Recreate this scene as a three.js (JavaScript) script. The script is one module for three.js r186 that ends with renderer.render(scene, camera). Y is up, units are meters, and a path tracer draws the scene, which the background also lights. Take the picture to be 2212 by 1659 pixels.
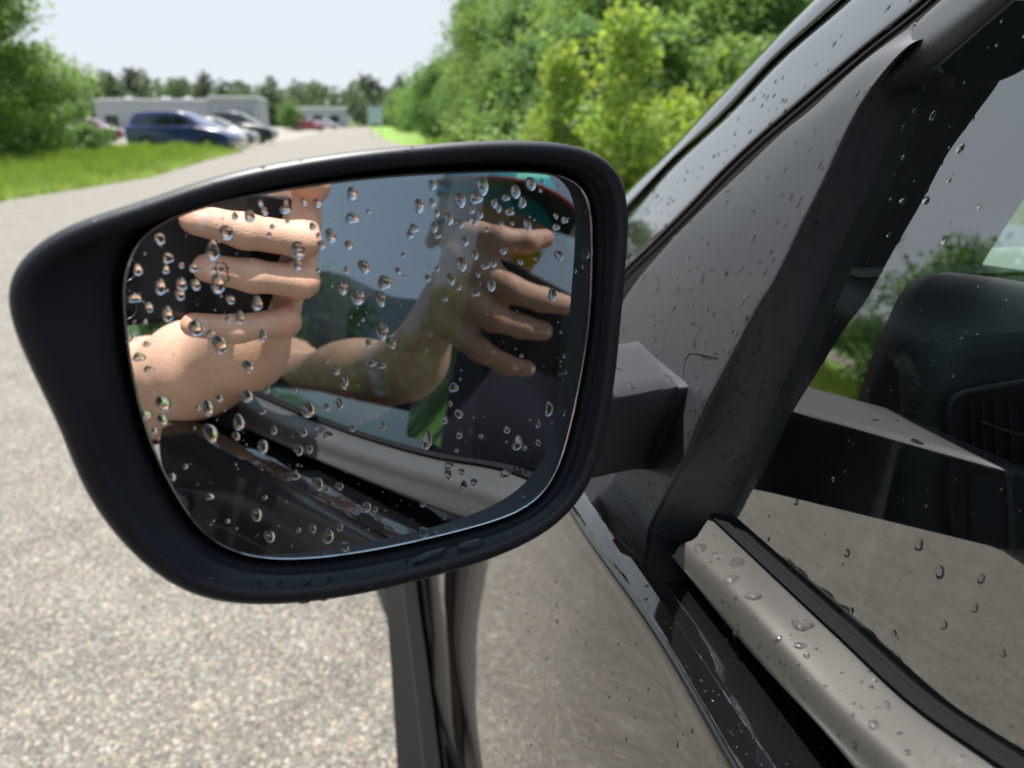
import * as THREE from 'three';
import { mergeGeometries, mergeVertices, toCreasedNormals } from 'three/addons/utils/BufferGeometryUtils.js';
import { RoundedBoxGeometry } from 'three/addons/geometries/RoundedBoxGeometry.js';
import { ImprovedNoise } from 'three/addons/math/ImprovedNoise.js';

// ------------------------------------------------------------------ camera, sky, sun, exposure
const V = (x, y, z) => new THREE.Vector3(x, y, z);
const scene = new THREE.Scene();
const EYE = V(0, 1.28, 0), PITCH = 19.2 * Math.PI / 180, YAW = 10.4 * Math.PI / 180;
const camera = new THREE.PerspectiveCamera(54, 1024 / 768, 0.005, 2000);
camera.position.copy(EYE);
camera.lookAt(EYE.clone().add(V(Math.sin(YAW) * Math.cos(PITCH), -Math.sin(PITCH), -Math.cos(YAW) * Math.cos(PITCH))));
camera.focus = 0.345; camera.userData.fStop = 9.2;
const renderer = new THREE.WebGLRenderer({ antialias: true });
renderer.toneMapping = THREE.LinearToneMapping;
renderer.toneMappingExposure = 1.9;
renderer.shadowMap.enabled = true;
const SUN_AZ = -10 * Math.PI / 180, SUN_EL = 64 * Math.PI / 180;      // ahead and to the left
const SUN = V(Math.sin(SUN_AZ) * Math.cos(SUN_EL), Math.sin(SUN_EL), -Math.cos(SUN_AZ) * Math.cos(SUN_EL));
const sun = new THREE.DirectionalLight(new THREE.Color(1, 0.95, 0.88), 4.8);
sun.position.copy(SUN).multiplyScalar(60); sun.target.position.set(0, 0, 0);
sun.castShadow = true; sun.shadow.mapSize.set(4096, 4096); sun.shadow.radius = 1.3;
Object.assign(sun.shadow.camera, { left: -40, right: 40, top: 40, bottom: -40, near: 1, far: 160 });
scene.add(sun, sun.target);
{ // hazy summer sky: white towards the sun and the horizon, bluer behind and overhead
  const w = 512, h = 256, d = new Float32Array(w * h * 4), dir = V(0, 0, 0);
  for (let j = 0; j < h; j++) for (let i = 0; i < w; i++) {
    const el = ((j + 0.5) / h - 0.5) * Math.PI, az = ((i + 0.5) / w - 0.5) * 2 * Math.PI;
    dir.set(Math.cos(az) * Math.cos(el), Math.sin(el), Math.sin(az) * Math.cos(el));
    const c = dir.dot(SUN), up = Math.max(0, dir.y), k = Math.pow((1 + c) / 2, 1.6), z = Math.pow(up, 0.7), o = (j * w + i) * 4;
    const halo = 0.7 * Math.exp((c - 1) * 9) + 0.34 * k;
    const wh = (1 - z) * k; d[o] = 0.56 * (0.43 - 0.21 * z + halo + 0.26 * wh); d[o + 1] = 0.56 * (0.54 - 0.17 * z + halo + 0.15 * wh); d[o + 2] = 0.56 * (0.69 - 0.11 * z + halo * 0.88 + 0.03 * wh); d[o + 3] = 1;
    if (dir.y < 0) { d[o] = 0.15; d[o + 1] = 0.145; d[o + 2] = 0.13; }
  }
  const t = new THREE.DataTexture(d, w, h, THREE.RGBAFormat, THREE.FloatType);
  t.mapping = THREE.EquirectangularReflectionMapping; t.magFilter = THREE.LinearFilter; t.minFilter = THREE.LinearFilter; t.needsUpdate = true;
  scene.background = t; scene.environment = t;
}

// ------------------------------------------------------------------ helpers
let seed = 7;
const rnd = () => { seed = (seed + 0x6d2b79f5) | 0; let t = Math.imul(seed ^ (seed >>> 15), 1 | seed); t = (t + Math.imul(t ^ (t >>> 7), 61 | t)) ^ t; return ((t ^ (t >>> 14)) >>> 0) / 4294967296; };
const rr = (a, b) => a + (b - a) * rnd();
const PN = new ImprovedNoise(), noise = (x, y, z = 0) => PN.noise(x, y, z);
const clamp = THREE.MathUtils.clamp, lerp = THREE.MathUtils.lerp, smooth = THREE.MathUtils.smoothstep;
const used = {};
const numbered = (n) => { used[n] = (used[n] ?? -1) + 1; return used[n] ? n + '_' + String(used[n]).padStart(3, '0') : n; };
const shade = (m) => { m.castShadow = true; m.receiveShadow = true; return m; };
const mesh = (name, g, m, parent) => { const o = shade(new THREE.Mesh(g, m)); o.name = parent ? name : numbered(name); (parent ?? scene).add(o); return o; };
const tag = (o, label, category, group, kind) => { if (label) o.userData.label = label; if (category) o.userData.category = category; if (group) o.userData.group = group; if (kind) o.userData.kind = kind; return o; };
const thing = (name, label, category, p = V(0, 0, 0), turn = 0, group) => { const o = new THREE.Group(); o.name = numbered(name); o.position.copy(p); o.rotation.y = turn; scene.add(o); return tag(o, label, category, group); };
const group = (name, parent) => { const o = new THREE.Group(); o.name = name; parent.add(o); return o; };
const structure = (name, g, m) => tag(mesh(name, g, m), null, null, null, 'structure');
const lin = (r, g, b) => new THREE.Color().setRGB(r, g, b);
const std = (c, roughness, o = {}) => new THREE.MeshPhysicalMaterial({ color: c, roughness, side: THREE.DoubleSide, ...o });
function dataTexture(n, fn, rep = 1, srgb = false) {
  const d = new Uint8Array(n * n * 4);
  for (let j = 0; j < n; j++) for (let i = 0; i < n; i++) { const c = fn(i / n, j / n, i, j); const o = (j * n + i) * 4; for (let k = 0; k < 3; k++) d[o + k] = clamp(Math.round((Array.isArray(c) ? c[k] : c) * 255), 0, 255); d[o + 3] = 255; }
  const t = new THREE.DataTexture(d, n, n); t.wrapS = t.wrapT = THREE.RepeatWrapping; t.magFilter = THREE.LinearFilter; t.repeat.set(rep, rep); if (srgb) t.colorSpace = THREE.SRGBColorSpace; t.needsUpdate = true; return t;
}
const tile = (x, y, f, s = 0) => { // tiling noise
  const a = noise(x * f, y * f, s), b = noise((x - 1) * f, y * f, s), c = noise(x * f, (y - 1) * f, s), d = noise((x - 1) * f, (y - 1) * f, s);
  return lerp(lerp(a, b, x), lerp(c, d, x), y);
};
// sight lines of the photograph, used to measure points on real planes (pixels of a 2212 x 1659 frame)
camera.updateMatrixWorld(true);
const FW = camera.getWorldDirection(V(0, 0, 0)), RT = V(1, 0, 0).applyQuaternion(camera.quaternion), UP = V(0, 1, 0).applyQuaternion(camera.quaternion), FL = 829.5 / Math.tan(27 * Math.PI / 180);
const ray = (u, v) => FW.clone().addScaledVector(RT, (u - 1106) / FL).addScaledVector(UP, (829.5 - v) / FL).normalize();
const onPlane = (u, v, p, n) => { const d = ray(u, v); return EYE.clone().addScaledVector(d, p.clone().sub(EYE).dot(n) / d.dot(n)); };
const onX = (u, v, x) => onPlane(u, v, V(x, 0, 0), V(1, 0, 0));
const onZ = (u, v, z) => onPlane(u, v, V(0, 0, z), V(0, 0, 1));
const onGround = (u, v, y = 0) => onPlane(u, v, V(0, y, 0), V(0, 1, 0));
const GP = V(0.172, 1.09, 0), GN = V(-1, 0.24, -0.06).normalize();         // the plane of the side window
const onGlass = (u, v, h) => onPlane(u, v, GP.clone().addScaledVector(GN, h), GN);
const cam = (r, u, f) => EYE.clone().addScaledVector(RT, r).addScaledVector(UP, u).addScaledVector(FW, f);
const resample = (pts, n, tension = 0.5) => { const c = new THREE.CatmullRomCurve3(pts, false, 'centripetal', tension); c.arcLengthDivisions = 400; return c.getSpacedPoints(n - 1); };
const even = (pts, n) => { const c = new THREE.CatmullRomCurve3(pts, false, 'centripetal'); return Array.from({ length: n }, (_, i) => c.getPoint(i / (n - 1))); };
// a line along the door, re-cut so that all lines share the same stations between their own ends
const stations = (pts, n) => { const c = new THREE.CatmullRomCurve3(pts, false, 'centripetal').getPoints(600), a = c[0].z, b = c[600].z; let k = 0; return Array.from({ length: n }, (_, i) => { const z = a + (b - a) * i / (n - 1); while (k < 599 && c[k + 1].z < z) k++; return c[k].clone().lerp(c[k + 1], clamp((z - c[k].z) / Math.max(1e-7, c[k + 1].z - c[k].z), 0, 1)); }); };
// surface through rows of points (all rows the same length); uv in metres
function loft(rows, crease = 0.6, closed = false) {
  const n = rows[0].length, m = rows.length, pos = [], uv = [], idx = [];
  for (let r = 0; r < m; r++) for (let i = 0, s = 0; i < n; i++) { if (i) s += rows[r][i].distanceTo(rows[r][i - 1]); pos.push(...rows[r][i].toArray()); uv.push(s, r ? rows[r][i].distanceTo(rows[0][i]) : 0); }
  for (let r = 0; r + 1 < m; r++) for (let i = 0; i + 1 < n + (closed ? 1 : 0); i++) { const a = r * n + i, b = r * n + (i + 1) % n, c = a + n, d = b + n; idx.push(a, b, d, a, d, c); }
  const g = new THREE.BufferGeometry(); g.setAttribute('position', new THREE.Float32BufferAttribute(pos, 3)); g.setAttribute('uv', new THREE.Float32BufferAttribute(uv, 2)); g.setIndex(idx);
  return crease ? toCreasedNormals(g, crease) : (g.computeVertexNormals(), g);
}
// rows given as measured polylines, smoothed across by splines
function panel(lines, n, across, crease = 0.6) {
  const rows = lines.map((l) => resample(l, n)), out = Array.from({ length: across }, () => []);
  for (let i = 0; i < n; i++) { const c = new THREE.CatmullRomCurve3(rows.map((r) => r[i]), false, 'centripetal'); for (let k = 0; k < across; k++) out[k].push(c.getPoint(k / (across - 1))); }
  return loft(out, crease);
}
const straight = (lines, n, crease = 0.5) => loft(lines.map((l) => resample(l, n)), crease);
const rbox = (w, h, d, r = 0.01, s = 2) => new RoundedBoxGeometry(w, h, d, s, Math.min(r, w / 2.01, h / 2.01, d / 2.01));
const put = (g, x, y, z, rx = 0, ry = 0, rz = 0) => g.applyMatrix4(new THREE.Matrix4().makeRotationFromEuler(new THREE.Euler(rx, ry, rz, 'YXZ')).setPosition(x, y, z));
const tubeOf = (pts, r, seg = 24, rad = 6) => new THREE.TubeGeometry(new THREE.CatmullRomCurve3(pts), seg, r, rad);
const merge = (list) => mergeGeometries(list.map((g) => { const q = g.index ? g.toNonIndexed() : g; for (const k of Object.keys(q.attributes)) if (!['position', 'normal', 'uv'].includes(k)) q.deleteAttribute(k); return q; }));

// ------------------------------------------------------------------ materials
const grain = dataTexture(256, (x, y) => 0.5 + 0.3 * tile(x, y, 46) + 0.25 * tile(x, y, 90, 3), 1);
const grainAt = (rep) => { const t = grain.clone(); t.repeat.set(rep, rep); t.needsUpdate = true; return t; };
const fine = grainAt(30), leather = grainAt(9);
const skinTex = dataTexture(256, (x, y) => 0.5 + 0.25 * tile(x, y, 26, 2) + 0.2 * tile(x, y, 64, 5) + 0.15 * tile(x, y, 110, 8)); skinTex.repeat.set(26, 26);
const M = {
  bezel: std(lin(0.012, 0.0135, 0.02), 0.45, { bumpMap: fine, bumpScale: 0.00004, specularIntensity: 0.8 }),
  satin: std(lin(0.026, 0.027, 0.032), 0.45, { bumpMap: fine, bumpScale: 0.00004 }),
  sail: std(lin(0.034, 0.036, 0.042), 0.5, { bumpMap: fine, bumpScale: 0.00005 }),
  moulding: std(lin(0.05, 0.048, 0.045), 0.48, { metalness: 0.25, bumpMap: fine, bumpScale: 0.00003 }),
  paint: std(lin(0.016, 0.0145, 0.0135), 0.3, { clearcoat: 1, clearcoatRoughness: 0.03 }),
  gloss: std(lin(0.006, 0.006, 0.007), 0.05, { clearcoat: 1, clearcoatRoughness: 0.02 }),
  rubber: std(lin(0.008, 0.008, 0.009), 0.85, { specularIntensity: 0.15 }),
  dark: std(lin(0.01, 0.01, 0.011), 0.7),
  flareShaded: std(lin(0.018, 0.02, 0.027), 0.45),  // darker copy of the flare plastic for its shaded outer face
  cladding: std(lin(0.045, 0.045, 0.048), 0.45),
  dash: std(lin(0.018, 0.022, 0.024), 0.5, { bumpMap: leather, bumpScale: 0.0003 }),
  dashSunlit: std(lin(0.22, 0.24, 0.23), 0.6, { bumpMap: leather, bumpScale: 0.0003 }),  // dash plastic with sunlight put into a paler colour
  silver: std(lin(0.55, 0.57, 0.56), 0.25, { metalness: 0.9 }),
  mirror: std(lin(0.80, 0.86, 0.92), 0.0, { metalness: 1 }),
  edge: std(lin(0.7, 0.75, 0.8), 0.12, { metalness: 1 }),
  glass: std(lin(0.58, 0.70, 0.66), 0, { transmission: 1, thickness: 0, ior: 2.8 }),
  shield: std(lin(0.86, 0.93, 0.9), 0, { transmission: 1, thickness: 0, ior: 1.5 }),
  tinted: std(lin(0.05, 0.06, 0.06), 0, { transmission: 1, thickness: 0, ior: 1.5 }),
  water: std(lin(1, 1, 1), 0.06, { transmission: 1, thickness: 0.003, ior: 1.33, side: THREE.FrontSide }),
  etched: std(lin(0.004, 0.004, 0.005), 0.6),
  fabric: std(lin(0.02, 0.02, 0.022), 0.9),
  orange: std(lin(0.5, 0.06, 0.02), 0.8),
  skin: std(lin(0.74, 0.43, 0.30), 0.48, { vertexColors: true, bumpMap: skinTex, bumpScale: 0.0007, sheen: 0.2, sheenColor: lin(0.6, 0.3, 0.2) }),
  nail: std(lin(0.78, 0.50, 0.42), 0.22),
  chrome: std(lin(0.8, 0.8, 0.8), 0.08, { metalness: 1 }),
};

// ------------------------------------------------------------------ the parked car: door, mirror, pillar, cabin
const car = thing('parked_suv', 'black suv beside the viewer, its wet door mirror filling the middle of the view', 'car');
// door lines along the car, front to back: foot of the glass, outer edge of the window moulding, lip of the gloss strip
const pl = (y, z) => V(GP.x + 0.24 * (y - GP.y) - 0.06 * z, y, z);       // a point of the window's plane
const beltLine = [onGlass(1556, 1128, 0.001), onGlass(1700, 1262, 0.001), onGlass(1850, 1400, 0.001), onGlass(2000, 1538, 0.001), pl(1.1005, -0.12).add(V(-0.002, 0, 0)), pl(1.105, -0.03).add(V(-0.002, 0, 0)), V(0.1705, 1.118, 0.081), V(0.155, 1.148, 0.209), V(0.137, 1.180, 0.30)];
const mouldLine = [onX(1455, 1212, 0.151), onX(1632, 1427, 0.151), onX(1840, 1659, 0.150), V(0.1455, 1.0765, -0.10), V(0.139, 1.092, 0.01), V(0.122, 1.121, 0.149), V(0.103, 1.156, 0.27)];
const ridgeLine = [onX(1476, 1174, 0.155), onX(1618, 1309, 0.1555), onX(1805, 1510, 0.1555), V(0.1555, 1.0955, -0.12), V(0.150, 1.107, -0.01), V(0.135, 1.128, 0.12), V(0.113, 1.168, 0.28)];
const lipLine = [onX(1150, 960, 0.119), onX(1245, 1095, 0.119), onX(1420, 1330, 0.1235), onX(1620, 1659, 0.1215), V(0.1185, 1.069, -0.073), V(0.111, 1.084, 0.0), V(0.099, 1.105, 0.08), V(0.082, 1.138, 0.22), V(0.075, 1.150, 0.27)];
const off = (pts, x, y, z = 0) => pts.map((p) => p.clone().add(V(x, y, z)));

// window moulding: a satin rail with a top face, a rounded outer face and a closed front end
{
  const r = [off(beltLine, 0.004, -0.02), off(beltLine, 0.0005, 0.003), off(beltLine, -0.006, 0.0035), ridgeLine.map((p, i) => p.clone().add(V(0.006, 0.0018, 0))), off(ridgeLine, 0, 0), off(ridgeLine, -0.0030, -0.0028), off(ridgeLine, -0.0052, -0.0075), mouldLine.map((p) => p.clone().add(V(-0.002, 0.004, 0))), mouldLine.map((p) => p.clone().add(V(0.003, 0, 0))), off(mouldLine, 0.014, -0.006), off(mouldLine, 0.04, -0.012)];
  const rows = r.map((l) => stations(l, 60)), out = Array.from({ length: 29 }, () => []);
  for (let i = 0; i < 60; i++) { const c = new THREE.CatmullRomCurve3(rows.map((q) => q[i]), false, 'centripetal'); for (let k = 0; k < 29; k++) out[k].push(c.getPoint(k / 28)); }
  const cap = [out.map((q) => q[0]), out.map((q) => q[0].clone().lerp(V(0.168, 1.06, -0.335), 0.6)), out.map((q) => q[0].clone().lerp(V(0.17, 1.05, -0.33), 1))];
  mesh('window_moulding', merge([loft(out, 0).toNonIndexed(), loft(cap, 0.3)]), M.moulding, car);
  // groove and rubber lip against the glass
  mesh('weatherstrip', merge([tubeOf(off(beltLine, 0.001, 0.0035), 0.0022, 80, 6), straight([off(beltLine, -0.0065, 0.0036), off(beltLine, -0.0072, 0.0056), off(beltLine, -0.0022, 0.0066), off(beltLine, -0.0008, 0.003)], 60)]), M.rubber, car);
}
// gloss black strip between moulding and paint, with a rounded lip that mirrors the sky
{
  const n = 70, lip = stations(lipLine, n), rows = [off(lip, 0.075, -0.012), off(lip, 0.045, -0.0085), off(lip, 0.022, -0.0030), off(lip, 0.0105, 0.0), off(lip, 0.0085, 0.0008), off(lip, 0.0065, 0.0002), off(lip, 0.0035, -0.0014), off(lip, 0.0004, -0.0034), off(lip, -0.0006, -0.0048), off(lip, 0.001, -0.0066), off(lip, 0.02, -0.010)];
  const out = Array.from({ length: 49 }, () => []);
  for (let i = 0; i < n; i++) { const c = new THREE.CatmullRomCurve3(rows.map((q) => q[i]), false, 'centripetal'); for (let k = 0; k < 49; k++) out[k].push(c.getPoint(k / 48)); }
  mesh('gloss_strip', loft(out, 0.9), M.gloss, car);
}
// painted outer skin of the door
const SK = [[0.012, -0.006], [0.001, -0.008], [-0.001, -0.012], [-0.006, -0.04], [-0.014, -0.1], [-0.024, -0.2], [-0.034, -0.32], [-0.038, -0.42], [-0.032, -0.5], [-0.026, -0.56], [-0.028, -0.64], [0.0, -0.74], [0.07, -0.8]];
const lipFull = [V(0.114, 1.03, -0.858), V(0.118, 1.036, -0.62), ...lipLine.slice(1)];
{
  const rows = SK.map(([dx, dy], k) => stations(lipFull, 60).map((p) => { const t = clamp((p.z - 0.06) / 0.2, 0, 1); const q = V(p.x + dx, p.y + dy - (p.y - 1.03) * clamp(k / 5, 0, 1), p.z); q.z -= t * 0.10 * smooth(k, 2, 6); return q; }));
  const cols = rows[0].map((_, i) => new THREE.CatmullRomCurve3(rows.map((r) => r[i]), false, 'centripetal').getPoints(80)), n = cols.length;
  const turn = (c, dz) => [c, c.map((p) => p.clone().add(V(0.0015, 0, dz))), c.map((p) => p.clone().add(V(0.05, 0, dz * 1.5)))];
  mesh('door_skin', merge([loft(cols, 0), loft(turn(cols[0], -0.0015), 0.4), loft(turn(cols[n - 1], 0.0015), 0.4)]), M.paint, car);
  mesh('door_inner', put(rbox(0.03, 0.62, 1.06, 0.01), 0.20, 0.72, -0.30), M.dark, car);
}
{ // pull handle near the rear edge of the door
  const h = group('door_handle', car);
  mesh('handle_grip', tubeOf([V(0.092, 1.018, 0.03), V(0.062, 1.028, 0.06), V(0.054, 1.044, 0.14), V(0.058, 1.058, 0.21), V(0.088, 1.066, 0.25)], 0.014, 40, 14), M.paint, h);
  mesh('handle_base', put(rbox(0.03, 0.04, 0.06, 0.012, 4), 0.10, 1.055, 0.23), M.paint, h);
}
// the triangular trim that carries the mirror
const sailFront = [[1970, 52], [1853, 140], [1747, 238], [1683, 289], [1598, 370], [1513, 450], [1428, 539], [1348, 641], [1285, 770], [1240, 900], [1222, 1020], [1243, 1096], [1300, 1165], [1366, 1246]];
const sailRidge = [[1966, 66], [1955, 85], [1883, 187], [1832, 272], [1781, 382], [1726, 493], [1671, 607], [1637, 660], [1575, 775], [1515, 890], [1469, 1001], [1432, 1072], [1395, 1153], [1376, 1246]];
const sailRear = [[1974, 60], [1970, 90], [1938, 204], [1896, 314], [1853, 416], [1802, 527], [1760, 629], [1718, 735], [1676, 835], [1626, 964], [1590, 1050], [1557, 1134], [1520, 1160], [1440, 1212]];
const ong = (l, h) => l.map(([u, v]) => onGlass(u, v, h));
{
  const F = ong(sailFront, 0.010), R = ong(sailRidge, 0.026), B = ong(sailRear, 0.004);
  R[0].addScaledVector(GN, -0.012); R[1].addScaledVector(GN, -0.004);
  const mid = F.map((p, i) => p.clone().lerp(R[i], 0.5).addScaledVector(GN, 0.0012));
  const lines = [off(F, 0.02, -0.004, 0), F.map((p) => p.clone().addScaledVector(GN, -0.002)), F, mid, F.map((p, i) => p.clone().lerp(R[i], 0.9)), R, R.map((p, i) => p.clone().lerp(B[i], 0.06).addScaledVector(GN, -0.0012)), R.map((p, i) => p.clone().lerp(B[i], 0.2)), B, off(B, 0.014, -0.004, 0)];
  mesh('mirror_sail', straightSmooth(lines, 260, [4, 3, 10, 10, 10, 8, 6, 6, 2]), M.sail, car);
}
// rows joined smoothly: spline across, with crease where the counts are short
function straightSmooth(lines, n, counts) {
  const rows = lines.map((l) => even(l, n)), out = [];
  for (let s = 0; s + 1 < rows.length; s++) for (let k = 0; k < counts[s]; k++) out.push(rows[s].map((p, i) => p.clone().lerp(rows[s + 1][i], k / counts[s])));
  out.push(rows[rows.length - 1]);
  for (let pass = 0; pass < 5; pass++) { const c = out.map((r) => r.map((p) => p.clone())); for (let r = 1; r + 1 < out.length; r++) for (let i = 0; i < n; i++) out[r][i].copy(c[r][i]).multiplyScalar(2).add(c[r - 1][i]).add(c[r + 1][i]).multiplyScalar(0.25); }
  return loft(out, 0);
}

// side window and the frame over it
mesh('side_window', (() => {
  const edge = [[1557, 1134], [1676, 835], [1853, 416], [1942, 196], [1975, 150], [2062, 80], [2150, 10]].map(([u, v]) => onGlass(u, v, 0)), pts = [...stations(beltLine, 9).reverse().map((p) => pl(p.y - 0.02, p.z)), ...edge, pl(1.40, 0.0), pl(1.41, 0.16), pl(1.38, 0.33), pl(1.17, 0.33)];
  const s = new THREE.ShapeGeometry(new THREE.Shape(pts.map((p) => new THREE.Vector2(p.z, p.y)))), q = s.attributes.position; for (let i = 0; i < q.count; i++) { const p = pl(q.getY(i), q.getX(i)); q.setXYZ(i, p.x, p.y, p.z); } s.computeVertexNormals(); return s;
})(), M.glass, car);
mesh('rear_pillar_cover', loft([[pl(1.12, 0.31), pl(1.25, 0.32), pl(1.42, 0.33)].map((p) => p.add(V(-0.004, 0, 0))), [pl(1.14, 0.5), pl(1.25, 0.62), pl(1.40, 0.6)].map((p) => p.add(V(-0.002, 0, 0))), [pl(1.14, 0.5), pl(1.25, 0.62), pl(1.40, 0.6)].map((p) => p.add(V(0.03, 0, 0)))], 0.5), M.gloss, car);
{ // upper frame of the window: grey outer face, rounded dark underside
  const gap = [[1972, 60], [1990, 40], [2066, -28], [2200, -150], [2420, -350]], rid = [[1952, 132], [1990, 96], [2106, 10], [2230, -95], [2450, -290]], low = [[1938, 178], [1985, 176], [2062, 112], [2150, 36], [2245, -46], [2470, -240]].filter((_, i) => i !== 1), in_ = [[1948, 192], [2000, 166], [2070, 108], [2160, 30], [2480, -230]];
  const lines = [ong(gap, 0.0), ong(gap, 0.012), ong(rid, 0.020), ong(low, 0.016), ong(in_, 0.004), ong(in_, -0.006)];
  lines[3][0].addScaledVector(GN, -0.006); 
  const g = straightSmooth(lines.map((l) => [l[0].clone().lerp(lines[2][0], 0.0), ...l]), 220, [3, 8, 8, 5, 2]);
  const endc = lines.map((l) => l[0]);
  mesh('window_frame', merge([g, loft([endc, endc.map((p) => p.clone().lerp(endc[2], 0.5).addScaledVector(GN, -0.012)), endc.map(() => endc[2].clone().addScaledVector(GN, -0.02))], 1.2)]), M.satin, car);
}
// windscreen pillar: rubber channel, gloss black cover, seal, windscreen edge trim
const pil = (l, h) => l.map(([u, v]) => onPlane(u, v, GP.clone().addScaledVector(GN, h), GN));
{
  const outer = [[2100, -330], [1917, -152], [1758, 0], [1675, 81], [1598, 161], [1513, 251], [1428, 340], [1358, 408], [1290, 478]], g1 = [[2150, -320], [1970, -145], [1806, 8], [1671, 127], [1556, 251], [1441, 353], [1363, 437], [1296, 505]];
  const g2 = [[2158, -310], [1984, -140], [1822, 10], [1690, 125], [1570, 250], [1455, 356], [1374, 446], [1306, 514]], inn = [[2290, -250], [2130, -120], [1989, 8], [1866, 106], [1726, 225], [1632, 306], [1564, 370], [1488, 450], [1411, 527], [1352, 583], [1290, 650]];
  const seal = [[2310, -225], [2150, -95], [2012, 20], [1886, 122], [1746, 240], [1650, 322], [1580, 386], [1503, 468], [1424, 546], [1352, 632], [1290, 740]];
  mesh('pillar_cover', straightSmooth([pil(g2, -0.060), pil(g2, -0.052), pil(g2, -0.048), pil(inn, -0.030), pil(inn, -0.033), pil(inn, -0.045)], 60, [2, 2, 16, 2, 2]), M.gloss, car);
  mesh('pillar_channel', straightSmooth([pil(g1, -0.050), pil(g1, -0.057), pil(g2, -0.059), pil(g2, -0.050)], 60, [2, 4, 2]), M.rubber, car);
  mesh('windscreen_trim', straightSmooth([pil(outer, -0.075), pil(outer, -0.060), pil(outer.map(([u, v]) => [u + 14, v + 2]), -0.056), pil(g1, -0.053), pil(g1, -0.064)], 60, [3, 4, 8, 3]), M.gloss, car);
  mesh('pillar_seal', straightSmooth([pil(inn, -0.05), pil(inn, -0.036), pil(inn.map(([u, v]) => [u + 7, v + 5]), -0.028), pil(inn.map(([u, v]) => [u + 14, v + 10]), -0.036), pil(inn.map(([u, v]) => [u + 22, v + 16]), -0.026), pil(inn.map(([u, v]) => [u + 60, v + 45]), -0.03)], 60, [2, 3, 3, 3, 3]), M.rubber, car);
}

// ------------------------------------------------------------------ the door mirror
const MN = ray(277, 500).negate(), MP = EYE.clone().addScaledVector(MN, -0.252);
const onMir = (u, v, w) => onPlane(u, v, MP.clone().addScaledVector(MN, w), MN);
const M0 = onMir(700, 780, 0), E1 = V(0, 1, 0).cross(MN).normalize(), E2 = MN.clone().cross(E1);
const loc = (u, v, w) => { const p = onMir(u, v, w).sub(M0); return new THREE.Vector2(p.dot(E1), p.dot(E2)); };
const mw = (x, y, w) => M0.clone().addScaledVector(E1, x).addScaledVector(E2, y).addScaledVector(MN, w);
const glassPx = [[265, 600], [277, 560], [298, 520], [335, 490], [400, 458], [500, 430], [640, 404], [770, 386], [900, 375], [1040, 369], [1180, 370], [1235, 379], [1263, 398], [1276, 430], [1279, 480], [1280, 560], [1273, 700], [1260, 790], [1241, 890], [1218, 980], [1196, 1035], [1168, 1076], [1128, 1103], [1060, 1128], [960, 1155], [850, 1180], [740, 1199], [640, 1208], [560, 1205], [500, 1190], [445, 1158], [400, 1105], [362, 1040], [325, 960], [295, 860], [273, 740]];
const outerPx = [[5, 610], [9, 650], [22, 700], [60, 785], [130, 930], [175, 1045], [235, 1140], [300, 1210], [370, 1263], [440, 1292], [520, 1304], [600, 1304], [680, 1297], [800, 1277], [920, 1247], [1040, 1212], [1120, 1180], [1180, 1148], [1225, 1110], [1262, 1060], [1290, 1000], [1312, 900], [1327, 800], [1341, 650], [1351, 540], [1357, 445], [1350, 395], [1334, 356], [1310, 331], [1275, 314], [1220, 306], [1130, 302], [1000, 305], [900, 313], [800, 322], [700, 335], [600, 351], [500, 372], [400, 401], [300, 436], [200, 466], [130, 491], [78, 522], [32, 566]];
const NL = 220;
function ring(px, w) { // closed outline -> NL radii by angle about M0
  const c = new THREE.CatmullRomCurve3(px.map(([u, v]) => { const q = loc(u, v, w); return V(q.x, q.y, 0); }), true, 'centripetal'), P = c.getPoints(1600), a = P.map((p) => Math.atan2(p.y, p.x));
  return Array.from({ length: NL }, (_, i) => { const t = -Math.PI + 2 * Math.PI * (i + 0.5) / NL; for (let k = 0; k < 1600; k++) { let d = a[(k + 1) % 1600] - a[k], e = t - a[k]; if (d > 3) d -= 2 * Math.PI; if (d < -3) d += 2 * Math.PI; if (e > 3) e -= 2 * Math.PI; if (e < -3) e += 2 * Math.PI; const f = e / d; if (Math.abs(e) < 0.3 && f >= 0 && f < 1) { const p = P[k].clone().lerp(P[(k + 1) % 1600], f); return new THREE.Vector2(p.x, p.y); } } return new THREE.Vector2(P[0].x, P[0].y); });
}
const soften = (r, times = 4) => { for (let t = 0; t < times; t++) r = r.map((p, i) => p.clone().multiplyScalar(2).add(r[(i + 1) % NL]).add(r[(i + NL - 1) % NL]).multiplyScalar(0.25)); return r; };
const GR = soften(ring(glassPx, 0), 8), OR = soften(ring(outerPx, 0.012), 14);
const grow = (r, d) => r.map((p, i) => { const a = r[(i + 1) % NL], b = r[(i + NL - 1) % NL], n = new THREE.Vector2(a.y - b.y, b.x - a.x).normalize(); return p.clone().addScaledVector(n, d); });
const mix = (a, b, t) => a.map((p, i) => p.clone().lerp(b[i], t));
const AX = V(0.13, -0.055, -1).add(MN);
const wrap = (ringsW, crease) => loft(ringsW.map(([r, w]) => r.map((p, i) => mw(p.x, p.y, typeof w === 'function' ? w(p) : w))), crease, true);
const wing = group('door_mirror', car);
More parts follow.
